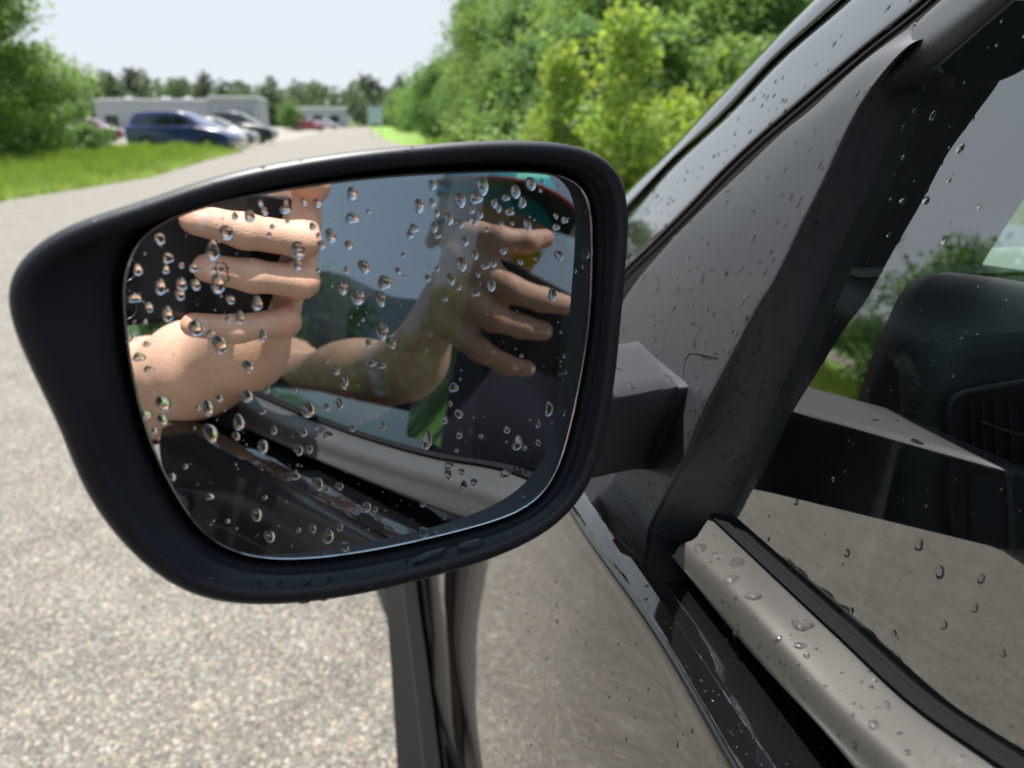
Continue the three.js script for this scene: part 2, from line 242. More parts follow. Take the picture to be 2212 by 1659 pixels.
{
  const inset = (d) => grow(OR, -d);
  // bezel: from the gap round the glass up the bowl and over the rolled rim
  mesh('mirror_bezel', wrap([[grow(GR, 0.0008), -0.006], [grow(GR, 0.0022), -0.004], [grow(GR, 0.0030), 0.0012], [grow(GR, 0.0045), 0.0026], [mix(GR, OR, 0.35), 0.0062], [mix(GR, OR, 0.6), 0.0095], [inset(0.0065), 0.0142], [inset(0.005), 0.0153], [inset(0.0032), 0.0160], [inset(0.0016), 0.0154], [inset(0.0005), 0.0138], [OR, 0.0115], [inset(0.0004), 0.009]], 0), M.bezel, wing);
  const shell = [[inset(0.0008), 0.0086], [inset(0.0004), 0.006], [inset(0.001), 0.0], [inset(0.002), -0.03], [inset(0.0025), -0.07], [inset(0.004), -0.12], [inset(0.007), -0.155]].concat([[0.87, -0.182], [0.72, -0.197], [0.48, -0.208], [0.22, -0.213], [0.02, -0.214]].map(([s, w]) => [OR.map((p) => p.clone().multiplyScalar(s)), w]));
  mesh('mirror_housing', loft(shell.map(([r, w]) => r.map((p) => mw(p.x, p.y, w).addScaledVector(AX, Math.max(0, -w)))), 0, true), M.bezel, wing);
  const back = wrap([[GR.map((p) => p.clone().multiplyScalar(0.001)), 0], [GR.map((p) => p.clone().multiplyScalar(0.5)), 0], [grow(GR, -0.0007), 0]], 0);
  mesh('mirror_glass', back, M.mirror, wing);
  mesh('glass_rim', wrap([[grow(GR, -0.0007), 0.00003], [grow(GR, -0.0003), -0.0001], [grow(GR, -0.0001), 0.0003], [grow(GR, 0.0002), -0.0002], [grow(GR, 0.0003), -0.003]], 0.25), M.edge, wing);
  // arm between housing and trim: rounded four-sided bar
  const RT = [onX(1290, 866, 0.086), onGlass(1464, 838, 0.03)], RB = [onX(1262, 1042, 0.084), onGlass(1394, 1012, 0.026)], FT1 = onGlass(1382, 738, 0.012), FB1 = onGlass(1330, 950, 0.012);
  const FT = [RT[0].clone().add(FT1.clone().sub(RT[1])).add(V(0, -0.002, 0.012)), FT1], FB = [RB[0].clone().add(FB1.clone().sub(RB[1])), FB1];
  const into = V(0.02, 0, 0), rowsA = [];
  for (const t of [-0.15, 0, 0.25, 0.5, 0.75, 0.9, 1.0, 1.06, 1.2]) {
    const q = [RT, FT, FB, RB].map(([a, b]) => a.clone().lerp(b, Math.min(t, 1)).addScaledVector(into, Math.max(0, t - 1) * 4).add(V(0, 0, 0)));
    if (t < 0) q.forEach((p, k) => p.copy([RT, FT, FB, RB][k][0]).add(V(-0.02, 0, 0.0)));
    const c = q.reduce((s, p) => s.add(p), V(0, 0, 0)).multiplyScalar(0.25), fl = t >= 0.75 ? 1 + 0.05 * smooth(t, 0.75, 1.06) : 1;
    q.forEach((p) => p.sub(c).multiplyScalar(fl).add(c));
    const loop = []; const rad = 0.006;
    for (let k = 0; k < 4; k++) { const p = q[k], a = q[(k + 3) % 4], b = q[(k + 1) % 4], pa = p.clone().add(a.clone().sub(p).setLength(rad)), pb = p.clone().add(b.clone().sub(p).setLength(rad)); loop.push(...new THREE.QuadraticBezierCurve3(pa, p, pb).getPoints(5)); const e = b.clone().add(p.clone().sub(b).setLength(rad)); for (let m = 1; m < 5; m++) loop.push(pb.clone().lerp(e, m / 5)); }
    rowsA.push(loop);
  }
  mesh('mirror_arm', loft(rowsA, 0.8, true), M.sail, wing);
}
{ // etched symbols on the glass: heater lines lower right, a car and a star in a frame at the left
  const line = (pts, r, w = 0.0002) => tubeOf(pts.map(([u, v]) => onMir(u, v, w)), r, 20, 5);
  const heat = [[[1112, 992], [1111, 990], [1113, 1018], [1126, 1020]], [[1113, 985], [1128, 983]], [[1138, 981], [1156, 979], [1158, 1004]], [[1156, 1010], [1148, 1012]]].map((l) => line(l, 0.00022));
  for (const [x, y] of [[1122, 994], [1134, 992], [1146, 990]]) { heat.push(line([[x, y], [x + 4, y + 7], [x - 1, y + 15], [x + 3, y + 23], [x + 2, y + 31]], 0.00024)); heat.push(line([[x - 4, y + 5], [x, y - 1], [x + 5, y + 4]], 0.0002)); }
  mesh('heater_symbol', merge(heat), M.etched, wing);
  const spot = [[[466, 572], [467, 569], [474, 568]], [[478, 568], [484, 568], [488, 572], [490, 582]], [[466, 575], [469, 592]], [[490, 582], [494, 607], [487, 607]], [[460, 582], [467, 578]], [[488, 577], [496, 580]], [[473, 580], [478, 579], [483, 580], [481, 583], [475, 583], [473, 580]]].map((l) => line(l, 0.0002));
  mesh('blind_spot_symbol', merge(spot), M.etched, wing);
}

// ------------------------------------------------------------------ body of the car: its front points a little to the left of the road, the door stands ajar
const TH = 11 * Math.PI / 180, HP = V(0.085, 0, -0.86), AF = V(-Math.sin(TH), 0, -Math.cos(TH)), AL = V(Math.cos(TH), 0, -Math.sin(TH));
const bd = (l, y, t) => V(HP.x, y, HP.z).addScaledVector(AL, l).addScaledVector(AF, t);      // across, up, forward of the hinge
const bput = (g, l, y, t, rx = 0, ry = 0, rz = 0) => { const p = bd(l, y, t); put(g, 0, 0, 0, rx, ry, rz); return put(g, p.x, p.y, p.z, 0, TH, 0); };
{
  const sec = [[0.055, 1.02], [0.02, 0.99], [-0.004, 0.93], [-0.014, 0.82], [-0.02, 0.68], [-0.016, 0.58], [-0.014, 0.46], [-0.002, 0.34], [0.03, 0.25]];
  const fr = (t0, t1, k) => sec.map(([l, y]) => Array.from({ length: 16 }, (_, i) => { const t = lerp(t0, t1, i / 15); return bd(l + k * t * t, y - 0.02 * t, t); }));
  mesh('front_fender', merge([loft(fr(0.001, 0.17, 0.0), 0.9), loft([sec.map(([l, y]) => bd(l, y, 0.001)), sec.map(([l, y]) => bd(l + 0.06, y, 0.004))], 0.3)]), M.paint, car);
  mesh('front_end', merge([bput(rbox(1.66, 0.56, 0.5, 0.16, 5), 0.9, 0.66, 1.28), bput(rbox(1.7, 0.30, 1.2, 0.1, 4), 0.92, 0.88, 0.75)]), M.paint, car);
  mesh('bonnet', loft([0, 0.25, 0.5, 0.75, 1].map((s) => Array.from({ length: 14 }, (_, i) => { const l = lerp(0.09, 1.69, i / 13), e = Math.pow(Math.abs(i / 6.5 - 1), 2); return bd(l, 1.03 - 0.03 * e - 0.05 * s * s, 0.12 + s * 1.2 - 0.1 * e); })), 1.2), M.paint, car);
  // black flare round the front wheel, seen edge on; one plastic, lit and shaded faces coloured apart
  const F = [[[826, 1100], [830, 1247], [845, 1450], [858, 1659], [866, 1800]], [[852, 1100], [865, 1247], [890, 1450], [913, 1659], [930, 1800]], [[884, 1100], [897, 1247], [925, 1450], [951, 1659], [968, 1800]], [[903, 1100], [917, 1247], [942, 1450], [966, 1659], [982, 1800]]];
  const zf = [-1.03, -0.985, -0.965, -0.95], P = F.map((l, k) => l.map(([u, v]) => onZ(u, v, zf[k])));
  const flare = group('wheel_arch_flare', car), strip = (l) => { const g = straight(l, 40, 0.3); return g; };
  mesh('flare_shaded_edge', strip([P[0].map((p) => p.clone().add(V(0.03, 0, -0.10))), P[0].map((p) => p.clone().add(V(0.002, 0, -0.004))), P[0], P[1]]), M.flareShaded, flare);
  mesh('flare_lit_face', strip([P[1], P[1].map((p, i) => p.clone().lerp(P[2][i], 0.12).add(V(0, 0, 0.003))), P[2]]), M.cladding, flare);
  mesh('flare_shaded_groove', strip([P[2], P[2].map((p) => p.clone().add(V(0.004, 0, -0.012))), P[3], P[3].map((p) => p.clone().add(V(0.03, 0, -0.03)))]), M.dark, flare);
  const wheel = (l, t) => { const w = group('wheel', car); mesh('tyre', bput(new THREE.TorusGeometry(0.27, 0.095, 16, 48), l, 0.36, t, 0, Math.PI / 2, 0), M.rubber, w); mesh('rim', bput(new THREE.CylinderGeometry(0.2, 0.22, 0.16, 32), l, 0.36, t, 0, 0, Math.PI / 2), M.cladding, w); };
  wheel(0.2, 0.75); wheel(0.16, -1.95); wheel(1.62, 0.75); wheel(1.62, -1.95);
  // rear door and quarter, far side, roof, floor
  const side = (l, s) => [[0, 0.3], [-0.04, 0.5], [-0.055, 0.7], [-0.04, 0.9], [-0.01, 1.04], [0.05, 1.08]].map(([dl, y]) => [-1.12, -1.5, -2, -2.5, -2.75].map((t, i) => bd(l + s * (dl + 0.04 * i * i * 0.2), y, t)));
  mesh('rear_door', loft(side(0.04, 1), 1.2), M.paint, car);
  mesh('far_side', loft([[0, 0.3], [0.05, 0.7], [0.01, 1.02], [-0.06, 1.08]].map(([dl, y]) => [0.5, -0.5, -1.5, -2.75].map((t) => bd(1.74 + dl, y, t))), 1.2), M.paint, car);
  mesh('floor_pan', bput(rbox(1.7, 0.06, 3.2, 0.02), 0.88, 0.3, -1.1), M.dark, car);
  mesh('tailgate', bput(rbox(1.66, 0.78, 0.12, 0.05, 3), 0.88, 0.7, -2.75), M.paint, car);
  const roofAt = (l, t) => bd(l, 1.66 - 0.05 * Math.pow((l - 0.88) / 0.7, 2) - 0.04 * Math.pow((t + 1.5) / 1.3, 2), t);
  mesh('roof', loft([-0.55, -0.9, -1.4, -2, -2.6, -2.8].map((t) => Array.from({ length: 12 }, (_, i) => roofAt(lerp(0.27, 1.49, i / 11), t))), 1.2), M.gloss, car);
  mesh('windscreen', loft(Array.from({ length: 7 }, (_, k) => Array.from({ length: 14 }, (_, i) => { const s = k / 6, e = Math.pow(i / 6.5 - 1, 2), l = lerp(lerp(0.14, 0.27, s), lerp(1.62, 1.49, s), i / 13); return bd(l, lerp(1.0, 1.615, s) - 0.02 * e, lerp(0.34, -0.56, s) - 0.14 * e * (1 - s * 0.6)); })), 1.2), M.shield, car);
  mesh('far_window', loft([[1.70, 1.08, 0.05], [1.50, 1.58, -0.55]].map(([l, y, t]) => [0, 1, 2, 3].map((i) => bd(l, y, lerp(t, -2.6, i / 3)))), 0), M.tinted, car);
  mesh('rear_window', loft([[0.11, 1.09, -1.2], [0.27, 1.6, -1.2]].map(([l, y, t]) => [0, 1, 2].map((i) => bd(l, y, lerp(t, -2.6, i / 2)))), 0), M.tinted, car);
  mesh('centre_pillar', loft([[0.06, 1.06, -1.1], [0.10, 1.06, -1.1], [0.10, 1.06, -1.2], [0.06, 1.06, -1.2]].map(([l, y, t]) => [bd(l, 0.3, t), bd(l, y, t), bd(l + 0.2, 1.62, t - 0.02)]).concat([[bd(0.06, 0.3, -1.1), bd(0.06, 1.06, -1.1), bd(0.26, 1.62, -1.12)]]), 0.4), M.gloss, car);
}
{ // cabin: dashboard with its end vent, pillar foot, seats, wheel
  const d = group('dashboard', car), DF = V(0.03, 0, -1).normalize(), DL = V(1, 0, 0.03).normalize();
  const c0 = onX(1993, 900, 0.285), T = (x, y, t) => c0.clone().setY(0).addScaledVector(DL, x).addScaledVector(DF, t).add(V(0, y, 0));
  const yTop = onX(2000, 775, 0.285).y + 0.012;
  // profile across the car: vent face at the back, round shoulder, top running to the windscreen
  const prof = [[0.02, 0.72], [0.006, yTop - 0.16], [0, yTop - 0.05], [0.003, yTop - 0.022], [0.012, yTop - 0.006], [0.03, yTop + 0.001], [0.10, yTop + 0.006], [0.20, yTop + 0.004], [0.30, yTop - 0.01], [0.40, yTop - 0.06]];
  const pc = new THREE.CatmullRomCurve3(prof.map(([t, y]) => V(t, y, 0)), false, 'centripetal').getPoints(70);
  const cols = [[0.055, -0.02, 0.6], [0.016, 0.0, 0.93], [0.006, 0.0, 0.985], [0.0, 0.004, 1], [0.004, 0.014, 1.0], [0.0, 0.03, 1], [0, 0.2, 1], [0, 0.8, 1], [0, 1.45, 1]];
  const mk = (x, inset) => pc.map((p) => { const cx = 0.2, cy = 0.9; const k = inset; return T(x, lerp(cy, p.y, k), lerp(cx, p.x, k)); });
  mesh('dash_shell', loft([mk(0.02, 0.3), mk(0.003, 0.90), mk(0.0, 0.93), mk(0.002, 0.955), mk(0.008, 0.98), mk(0.018, 0.995), mk(0.03, 1), mk(0.3, 1), mk(0.9, 1), mk(1.4, 1)], 1.2), M.dash, d);
  const px = (u, v, h = 0) => onPlane(u, v, c0.clone().addScaledVector(DF, -h), DF);
  const tube = (l, r, h, seg = 50) => tubeOf(l.map(([u, v]) => px(u, v, h)), r, seg, 8);
  const vent = group('air_vent', d);
  mesh('vent_bezel', tube([[2212, 826], [2120, 842], [2062, 858], [2050, 880], [2056, 960], [2052, 1060], [2060, 1140], [2085, 1180], [2140, 1215], [2240, 1262]], 0.0022, 0.003), M.satin, vent);
  mesh('vent_recess', loft([[[2055, 850], [2055, 1010], [2060, 1190]], [[2250, 815], [2270, 1010], [2290, 1280]]].map((l) => l.map(([u, v]) => px(u, v, 0.0012))), 0), M.dark, vent);
  [[2095, 872, 2100, 1010], [2118, 868, 2124, 1006], [2144, 866, 2150, 1002], [2176, 862, 2184, 1000], [2208, 858, 2216, 1000]].forEach(([a, b, e, f]) => mesh('vent_slat', loft([[px(a, b, 0.002), px(e, f, 0.002)], [px(a + 3, b, 0.007), px(e + 3, f, 0.007)], [px(a + 7, b, 0.002), px(e + 7, f, 0.002)]], 0.4), M.cladding, vent));
  mesh('vent_trim', loft([[[2120, 1012], [2160, 1014], [2172, 1026], [2176, 1080], [2180, 1190]], [[2120, 1004], [2166, 1005], [2184, 1022], [2190, 1080], [2196, 1190]]].map((l) => l.map(([u, v]) => px(u, v, 0.006))), 0.5), M.silver, vent);
  mesh('vent_bar', tube([[2116, 906], [2150, 920], [2180, 930], [2230, 942]], 0.0012, 0.008, 20), M.chrome, vent);
  mesh('switch_panel', loft([[[2095, 1030], [2100, 1180]], [[2260, 1030], [2270, 1230]]].map((l) => l.map(([u, v]) => px(u, v, 0.004))), 0), M.satin, vent);
  // top pad of the dash, sun and glare put into its paler colour
  mesh('dash_top', loft([[0.03, 0.12], [0.3, 0.12], [0.9, 0.11], [1.4, 0.11]].map(([x, t]) => Array.from({ length: 12 }, (_, i) => { const s = i / 11; return T(x, yTop + 0.0085 - 0.03 * s * s + 0.0, t + s * 0.26); })), 1.2), M.dashSunlit, d);
  // foot of the inner pillar with its demister vent
  const zp = c0.clone().addScaledVector(DF, 0.16), pp = (u, v, h = 0) => onPlane(u, v, zp.clone().addScaledVector(DF, -h), DF);
  const pod = group('pillar_foot', d);
  const out = [[1858, 800], [1862, 680], [1872, 600], [1890, 592], [1950, 588], [2030, 587], [2100, 590], [2112, 600], [2090, 690], [2062, 752], [2040, 770], [1950, 778]];
  const ringP = (k, h) => new THREE.CatmullRomCurve3(out.map(([u, v]) => pp(1980 + (u - 1980) * k, 685 + (v - 685) * k, h)), true, 'centripetal').getPoints(80);
  mesh('foot_shell', loft([ringP(1.0, -0.10), ringP(1.0, 0.0), ringP(0.985, 0.005), ringP(0.95, 0.008), ringP(0.5, 0.008), ringP(0.01, 0.008)], 0.9), M.dash, pod);
  [[1935, 628, 1920, 700], [1962, 622, 1948, 704], [1990, 618, 1976, 706], [2020, 614, 2004, 704]].forEach(([a, b, e, f]) => mesh('vent_slat', loft([[pp(a, b, 0.0085), pp(e, f, 0.0085)], [pp(a + 5, b, 0.013), pp(e + 5, f, 0.013)], [pp(a + 10, b, 0.0085), pp(e + 10, f, 0.0085)]], 0.4), M.cladding, pod));
  mesh('inner_pillar', straightSmooth([[[1600, 1000], [1700, 720], [1830, 470], [1960, 230], [2150, 0]], [[1760, 900], [1880, 640], [1985, 450], [2120, 250], [2330, 0]], [[1900, 800], [2050, 690], [2140, 540], [2270, 350], [2480, 100]]].map((l, k) => l.map(([u, v], i) => onPlane(u, v, zp.clone().addScaledVector(DF, 0.03 - 0.02 * i + (k === 1 ? -0.012 : 0)), DF))), 30, [8, 8]), M.dash, d);
  mesh('side_lining', loft([[[1480, 1300], [1640, 900], [1700, 700]], [[1640, 1420], [1860, 1000], [1940, 640]], [[2000, 1500], [2010, 1000], [2005, 640]]].map((l, k) => l.map(([u, v]) => onPlane(u, v, zp.clone().addScaledVector(DF, 0.1 - 0.05 * k), DF))), 0), M.dash, car);
  mesh('cabin_blackout_lining', merge([loft([[1.60, 0.3], [1.60, 1.1], [1.42, 1.60], [0.88, 1.64], [0.34, 1.60]].map(([l, y]) => [bd(l, y, -0.62), bd(l, y, -1.5), bd(l, y, -2.5)]), 0), loft([[0.1, 0.3], [0.1, 1.08], [0.3, 1.6]].map(([l, y]) => [bd(l, y, -2.5), bd(1.6 - (y > 1.2 ? 0.2 : 0), y, -2.5)]), 0)]), M.fabric, car);  // ceiling lining; solid far and rear walls added to keep the cabin dark
  // rim of the windscreen base in the sun
  const seatAt = (l, t) => { const s = group('seat', car); mesh('cushion', bput(rbox(0.5, 0.16, 0.5, 0.06, 4), l, 0.66, t), M.fabric, s); mesh('backrest', bput(rbox(0.5, 0.62, 0.16, 0.06, 4), l, 1.0, t - 0.28, -0.25), M.fabric, s); mesh('headrest', bput(rbox(0.28, 0.2, 0.1, 0.045, 4), l, 1.4, t - 0.40, -0.2), M.fabric, s); return s; };
  const s1 = seatAt(0.44, -0.75); seatAt(1.3, -0.75);
  mesh('seat_tag', bput(rbox(0.012, 0.035, 0.16, 0.005), 0.185, 1.0, -1.0, 0.35), M.orange, s1);
  const sw = group('steering_wheel', car);
  mesh('wheel_rim', bput(new THREE.TorusGeometry(0.18, 0.016, 12, 48), 0.44, 1.0, -0.36, 0.4), M.satin, sw);
  mesh('wheel_hub', bput(rbox(0.3, 0.1, 0.05, 0.02, 3), 0.44, 1.0, -0.35, 0.4), M.satin, sw);
}

// turn the sheets whose outside was wound the other way
for (const n of ['mirror_bezel', 'glass_rim', 'mirror_glass', 'gloss_strip', 'mirror_arm', 'window_moulding', 'dash_shell', 'inner_pillar', 'dash_top', 'window_frame']) car.traverse((o) => {
  if (o.name !== n || !o.isMesh) return; const g = o.geometry, q = g.attributes.normal; for (let i = 0; i < q.count * 3; i++) q.array[i] *= -1;
  if (g.index) { const a = g.index.array; for (let i = 0; i < a.length; i += 3) { const t = a[i]; a[i] = a[i + 1]; a[i + 1] = t; } } else for (const k of Object.keys(g.attributes)) { const b = g.attributes[k], s = b.itemSize; for (let i = 0; i < b.count; i += 3) for (let c = 0; c < s; c++) { const t = b.array[i * s + c]; b.array[i * s + c] = b.array[(i + 1) * s + c]; b.array[(i + 1) * s + c] = t; } }
});

// ------------------------------------------------------------------ the person with the phone, seen only in the mirror and the window
function bodyMesh(bones, lo, hi, cell, blend, keep) { // bones: [a, b, ra, rb]; smooth union of tapered capsules, meshed by surface nets
  const nx = Math.ceil((hi.x - lo.x) / cell) + 1, ny = Math.ceil((hi.y - lo.y) / cell) + 1, nz = Math.ceil((hi.z - lo.z) / cell) + 1, f = new Float32Array(nx * ny * nz);
  const B = bones.map(([a, b, ra, rb, k]) => { const d = b.clone().sub(a); return { ax: a.x, ay: a.y, az: a.z, dx: d.x, dy: d.y, dz: d.z, l: Math.max(1e-9, d.lengthSq()), ra, rb, k: k ?? blend }; });
  const field = (x, y, z) => { let s = 1e3; for (const b of B) { const px = x - b.ax, py = y - b.ay, pz = z - b.az, t = clamp((px * b.dx + py * b.dy + pz * b.dz) / b.l, 0, 1), d = Math.hypot(px - t * b.dx, py - t * b.dy, pz - t * b.dz) - b.ra - t * (b.rb - b.ra); const h = Math.max(b.k - Math.abs(s - d), 0) / b.k; s = Math.min(s, d) - h * h * b.k * 0.25; } return s; };
  for (let k = 0, o = 0; k < nz; k++) for (let j = 0; j < ny; j++) for (let i = 0; i < nx; i++, o++) f[o] = field(lo.x + i * cell, lo.y + j * cell, lo.z + k * cell);
  const id = new Int32Array(nx * ny * nz).fill(-1), pos = [], nor = [], idx = [];
  for (let k = 0; k + 1 < nz; k++) for (let j = 0; j + 1 < ny; j++) for (let i = 0; i + 1 < nx; i++) {
    const o = i + nx * (j + ny * k); let sx = 0, sy = 0, sz = 0, n = 0;
    for (let e = 0; e < 12; e++) { const ax = e >> 2, u = e & 1, v = (e >> 1) & 1, A = ax === 0 ? [0, u, v] : ax === 1 ? [u, 0, v] : [u, v, 0], Q = [...A]; Q[ax] = 1; const fa = f[o + A[0] + nx * (A[1] + ny * A[2])], fb = f[o + Q[0] + nx * (Q[1] + ny * Q[2])]; if ((fa < 0) === (fb < 0)) continue; const t = fa / (fa - fb); sx += A[0] + (Q[0] - A[0]) * t; sy += A[1] + (Q[1] - A[1]) * t; sz += A[2] + (Q[2] - A[2]) * t; n++; }
    if (!n) continue;
    id[o] = pos.length / 3; const x = lo.x + (i + sx / n) * cell, y = lo.y + (j + sy / n) * cell, z = lo.z + (k + sz / n) * cell, h = cell * 0.5; pos.push(x, y, z);
    const g = V(field(x + h, y, z) - field(x - h, y, z), field(x, y + h, z) - field(x, y - h, z), field(x, y, z + h) - field(x, y, z - h)).normalize(); nor.push(g.x, g.y, g.z);
  }
  const st = [1, nx, nx * ny];
  for (let k = 1; k + 1 < nz; k++) for (let j = 1; j + 1 < ny; j++) for (let i = 1; i + 1 < nx; i++) { const o = i + nx * (j + ny * k); for (let a = 0; a < 3; a++) { const q = o + st[a]; if ((f[o] < 0) === (f[q] < 0)) continue; const u = st[(a + 1) % 3], v = st[(a + 2) % 3], A = id[o], Bq = id[o - u], C = id[o - u - v], D = id[o - v]; if (A < 0 || Bq < 0 || C < 0 || D < 0) continue; if (f[o] < 0) idx.push(A, Bq, C, A, C, D); else idx.push(A, C, Bq, A, D, C); } }
  const out = []; for (let t = 0; t < idx.length; t += 3) { if (keep) { const a = idx[t] * 3; if (!keep(pos[a], pos[a + 1], pos[a + 2])) continue; } out.push(idx[t], idx[t + 1], idx[t + 2]); }
  const g = new THREE.BufferGeometry(); g.setAttribute('position', new THREE.Float32BufferAttribute(pos, 3)); g.setAttribute('normal', new THREE.Float32BufferAttribute(nor, 3)); g.setAttribute('uv', new THREE.Float32BufferAttribute(new Float32Array(pos.length / 3 * 2), 2)); g.setIndex(out); return g;
}
const person = thing('person', 'person in a dark shirt and dark cap with yellow lenses, holding up a phone', 'person');
{
  const fingers = [ // knuckle, middle joint, end joint, tip; each in metres right, up and ahead of the lens
    [[0.136, 0.026, -0.026], [0.129, 0.034, 0.003], [0.106, 0.043, 0.009], [0.084, 0.055, 0.000], 0.0114],
    [[0.138, 0.004, -0.026], [0.109, -0.002, 0.020], [0.068, 0.003, 0.014], [0.037, 0.009, 0.008], 0.0124],
    [[0.137, -0.022, -0.026], [0.112, -0.031, 0.019], [0.076, -0.027, 0.013], [0.047, -0.022, 0.007], 0.0120],
    [[0.131, -0.050, -0.028], [0.106, -0.062, 0.012], [0.070, -0.065, 0.007], [0.042, -0.061, 0.001], 0.0105]];
  const bones = [], wrist = cam(0.128, -0.104, -0.058), elbow = cam(0.150, -0.245, -0.315);
  for (const [a, b, c, e, r] of fingers) { const [A, B, C, E] = [a, b, c, e].map((p) => cam(...p)); bones.push([A, B, r * 1.12, r, 0.007], [B, C, r * 0.98, r * 0.9, 0.005], [C, E, r * 0.9, r * 0.78, 0.005], [A, wrist.clone().addScaledVector(UP, 0.018 * (0.5 - fingers.findIndex((q) => q[0] === a) / 3)), r * 1.2, 0.018, 0.014]); }
  for (let i = 0; i < 3; i++) { const [a, b] = [fingers[i], fingers[i + 1]]; bones.push([cam(...a[0]), cam(...b[0]), 0.0135, 0.013, 0.012], [cam(...a[0]).lerp(cam(...a[1]), 0.55), cam(...b[0]).lerp(cam(...b[1]), 0.55), 0.0085, 0.0085, 0.012]); }
  const T = [[0.118, -0.080, -0.062], [0.112, -0.052, -0.056], [0.090, -0.034, -0.044], [0.064, -0.022, -0.036]].map((p) => cam(...p));
  bones.push([T[0], T[1], 0.018, 0.014, 0.014], [T[1], T[2], 0.0125, 0.0115, 0.008], [T[2], T[3], 0.0112, 0.0092, 0.005]);
  bones.push([wrist.clone().addScaledVector(UP, -0.009), wrist.clone().lerp(elbow, 0.35), 0.023, 0.034, 0.025], [wrist.clone().addScaledVector(UP, 0.009).addScaledVector(RT, -0.01), wrist.clone().lerp(elbow, 0.35), 0.022, 0.035, 0.025]);
  const arm = [[wrist.clone().lerp(elbow, 0.3), wrist.clone().lerp(elbow, 0.7), 0.039, 0.046], [wrist.clone().lerp(elbow, 0.7), elbow, 0.046, 0.043]];
  const sh = V(-0.08, 1.325, 0.57), shL = V(-0.42, 1.345, 0.38), head = V(-0.224, 1.522, 0.405), neck = V(-0.245, 1.395, 0.485), chest = V(-0.27, 1.17, 0.50), hip = V(-0.28, 0.85, 0.58);
  const upper = [[elbow, sh, 0.043, 0.055]], elL = V(-0.53, 1.06, 0.44), haL = V(-0.50, 0.84, 0.34);
  const fwd = V(0.42, -0.30, -0.80).normalize(), lat = fwd.clone().cross(V(0, 1, 0)).normalize(), upH = lat.clone().cross(fwd);
  const hd = (r, u, f) => head.clone().addScaledVector(lat, r).addScaledVector(upH, u).addScaledVector(fwd, f);
  const rest = [[sh, shL, 0.06, 0.06], [chest, hip, 0.14, 0.125], [chest.clone().add(V(0.08, 0.02, 0.04)), hip.clone().add(V(0.06, 0, 0.03)), 0.125, 0.11], [chest.clone().add(V(-0.08, 0.05, -0.06)), hip.clone().add(V(-0.06, 0, -0.03)), 0.125, 0.11], [neck.clone().add(V(0, -0.08, 0.01)), head.clone().add(V(-0.02, -0.06, 0.02)), 0.06, 0.055], [shL, elL, 0.052, 0.042], [elL, haL, 0.04, 0.028], [haL, haL.clone().add(V(0.01, -0.07, -0.05)), 0.03, 0.022]];
  const legs = [[-0.19, 0.02], [-0.37, -0.02]].flatMap(([x, dz]) => [[V(x, 0.84, 0.58), V(x + 0.01, 0.47, 0.53 + dz), 0.10, 0.065], [V(x + 0.01, 0.47, 0.53 + dz), V(x, 0.10, 0.62 + dz), 0.062, 0.042], [V(x, 0.06, 0.62 + dz), V(x + 0.03, 0.045, 0.47 + dz), 0.045, 0.04]]);
  const skull = [[hd(0, 0.045, -0.03), hd(0, 0.045, 0.01), 0.088, 0.085, 0.04], [hd(0, -0.02, 0.035), hd(0, -0.075, 0.06), 0.066, 0.038, 0.04], [hd(0, 0.005, 0.085), hd(0, -0.028, 0.108), 0.012, 0.014, 0.014], [hd(0.079, 0.0, -0.005), hd(0.084, -0.03, -0.01), 0.014, 0.010, 0.006], [hd(-0.079, 0.0, -0.005), hd(-0.084, -0.03, -0.01), 0.014, 0.010, 0.006], [hd(-0.018, -0.058, 0.094), hd(0.018, -0.058, 0.094), 0.0065, 0.0065, 0.006], [hd(0, -0.05, -0.01), neck, 0.055, 0.055, 0.03]];
  const all = [...bones, ...arm];
  const bb = (list, m) => { const lo = V(9, 9, 9), hi = V(-9, -9, -9); for (const [a, b, ra, rb] of list) for (const p of [a, b]) { lo.min(p.clone().addScalar(-Math.max(ra, rb) - m)); hi.max(p.clone().addScalar(Math.max(ra, rb) + m)); } return [lo, hi]; };
  const [l1, h1] = bb(all, 0.012);
  const cut = wrist.clone().lerp(elbow, 0.82), axis = elbow.clone().sub(wrist).normalize();
  const hand = bodyMesh([...all, ...upper], l1, h1, 0.003, 0.02, (x, y, z) => V(x, y, z).sub(cut).dot(axis) < 0.012);
  const trunk = [...arm.map(([a, b, r, q]) => [a, b, r, q]), ...upper, ...rest, ...legs], [l2, h2] = bb(trunk, 0.03);
  const body = bodyMesh(trunk, l2, h2, 0.013, 0.05, (x, y, z) => { const q = V(x, y, z), near = q.distanceTo(wrist.clone().lerp(elbow, 0.5)) < 0.3 && x > -0.02; return !near || q.sub(cut).dot(axis) > -0.004; });
  const [l3, h3] = bb(skull, 0.012), face = bodyMesh(skull, l3, h3, 0.005, 0.02);
  const fleshed = merge([hand, body, face]), bp = fleshed.attributes.position, bc = new Float32Array(bp.count * 3), warm = fingers.flatMap(([a, b, c, e]) => [cam(...a), cam(...b), cam(...e)]);
  for (let i = 0; i < bp.count; i++) { const x = bp.getX(i), y = bp.getY(i), z = bp.getZ(i), q = V(x, y, z); let w = 0; for (const p of warm) w = Math.max(w, 1 - q.distanceTo(p) / 0.017); const m = 0.10 * noise(x * 70, y * 70, z * 70) + 0.07 * noise(x * 210, y * 210, z * 210 + 5), r = clamp(w, 0, 1); bc[i * 3] = 1 + m * 0.5; bc[i * 3 + 1] = 1 + m - 0.26 * r; bc[i * 3 + 2] = 1 + m * 1.1 - 0.24 * r; fleshed.attributes.uv.setXY(i, x * 0.8 + z * 0.6, y + z * 0.25); }
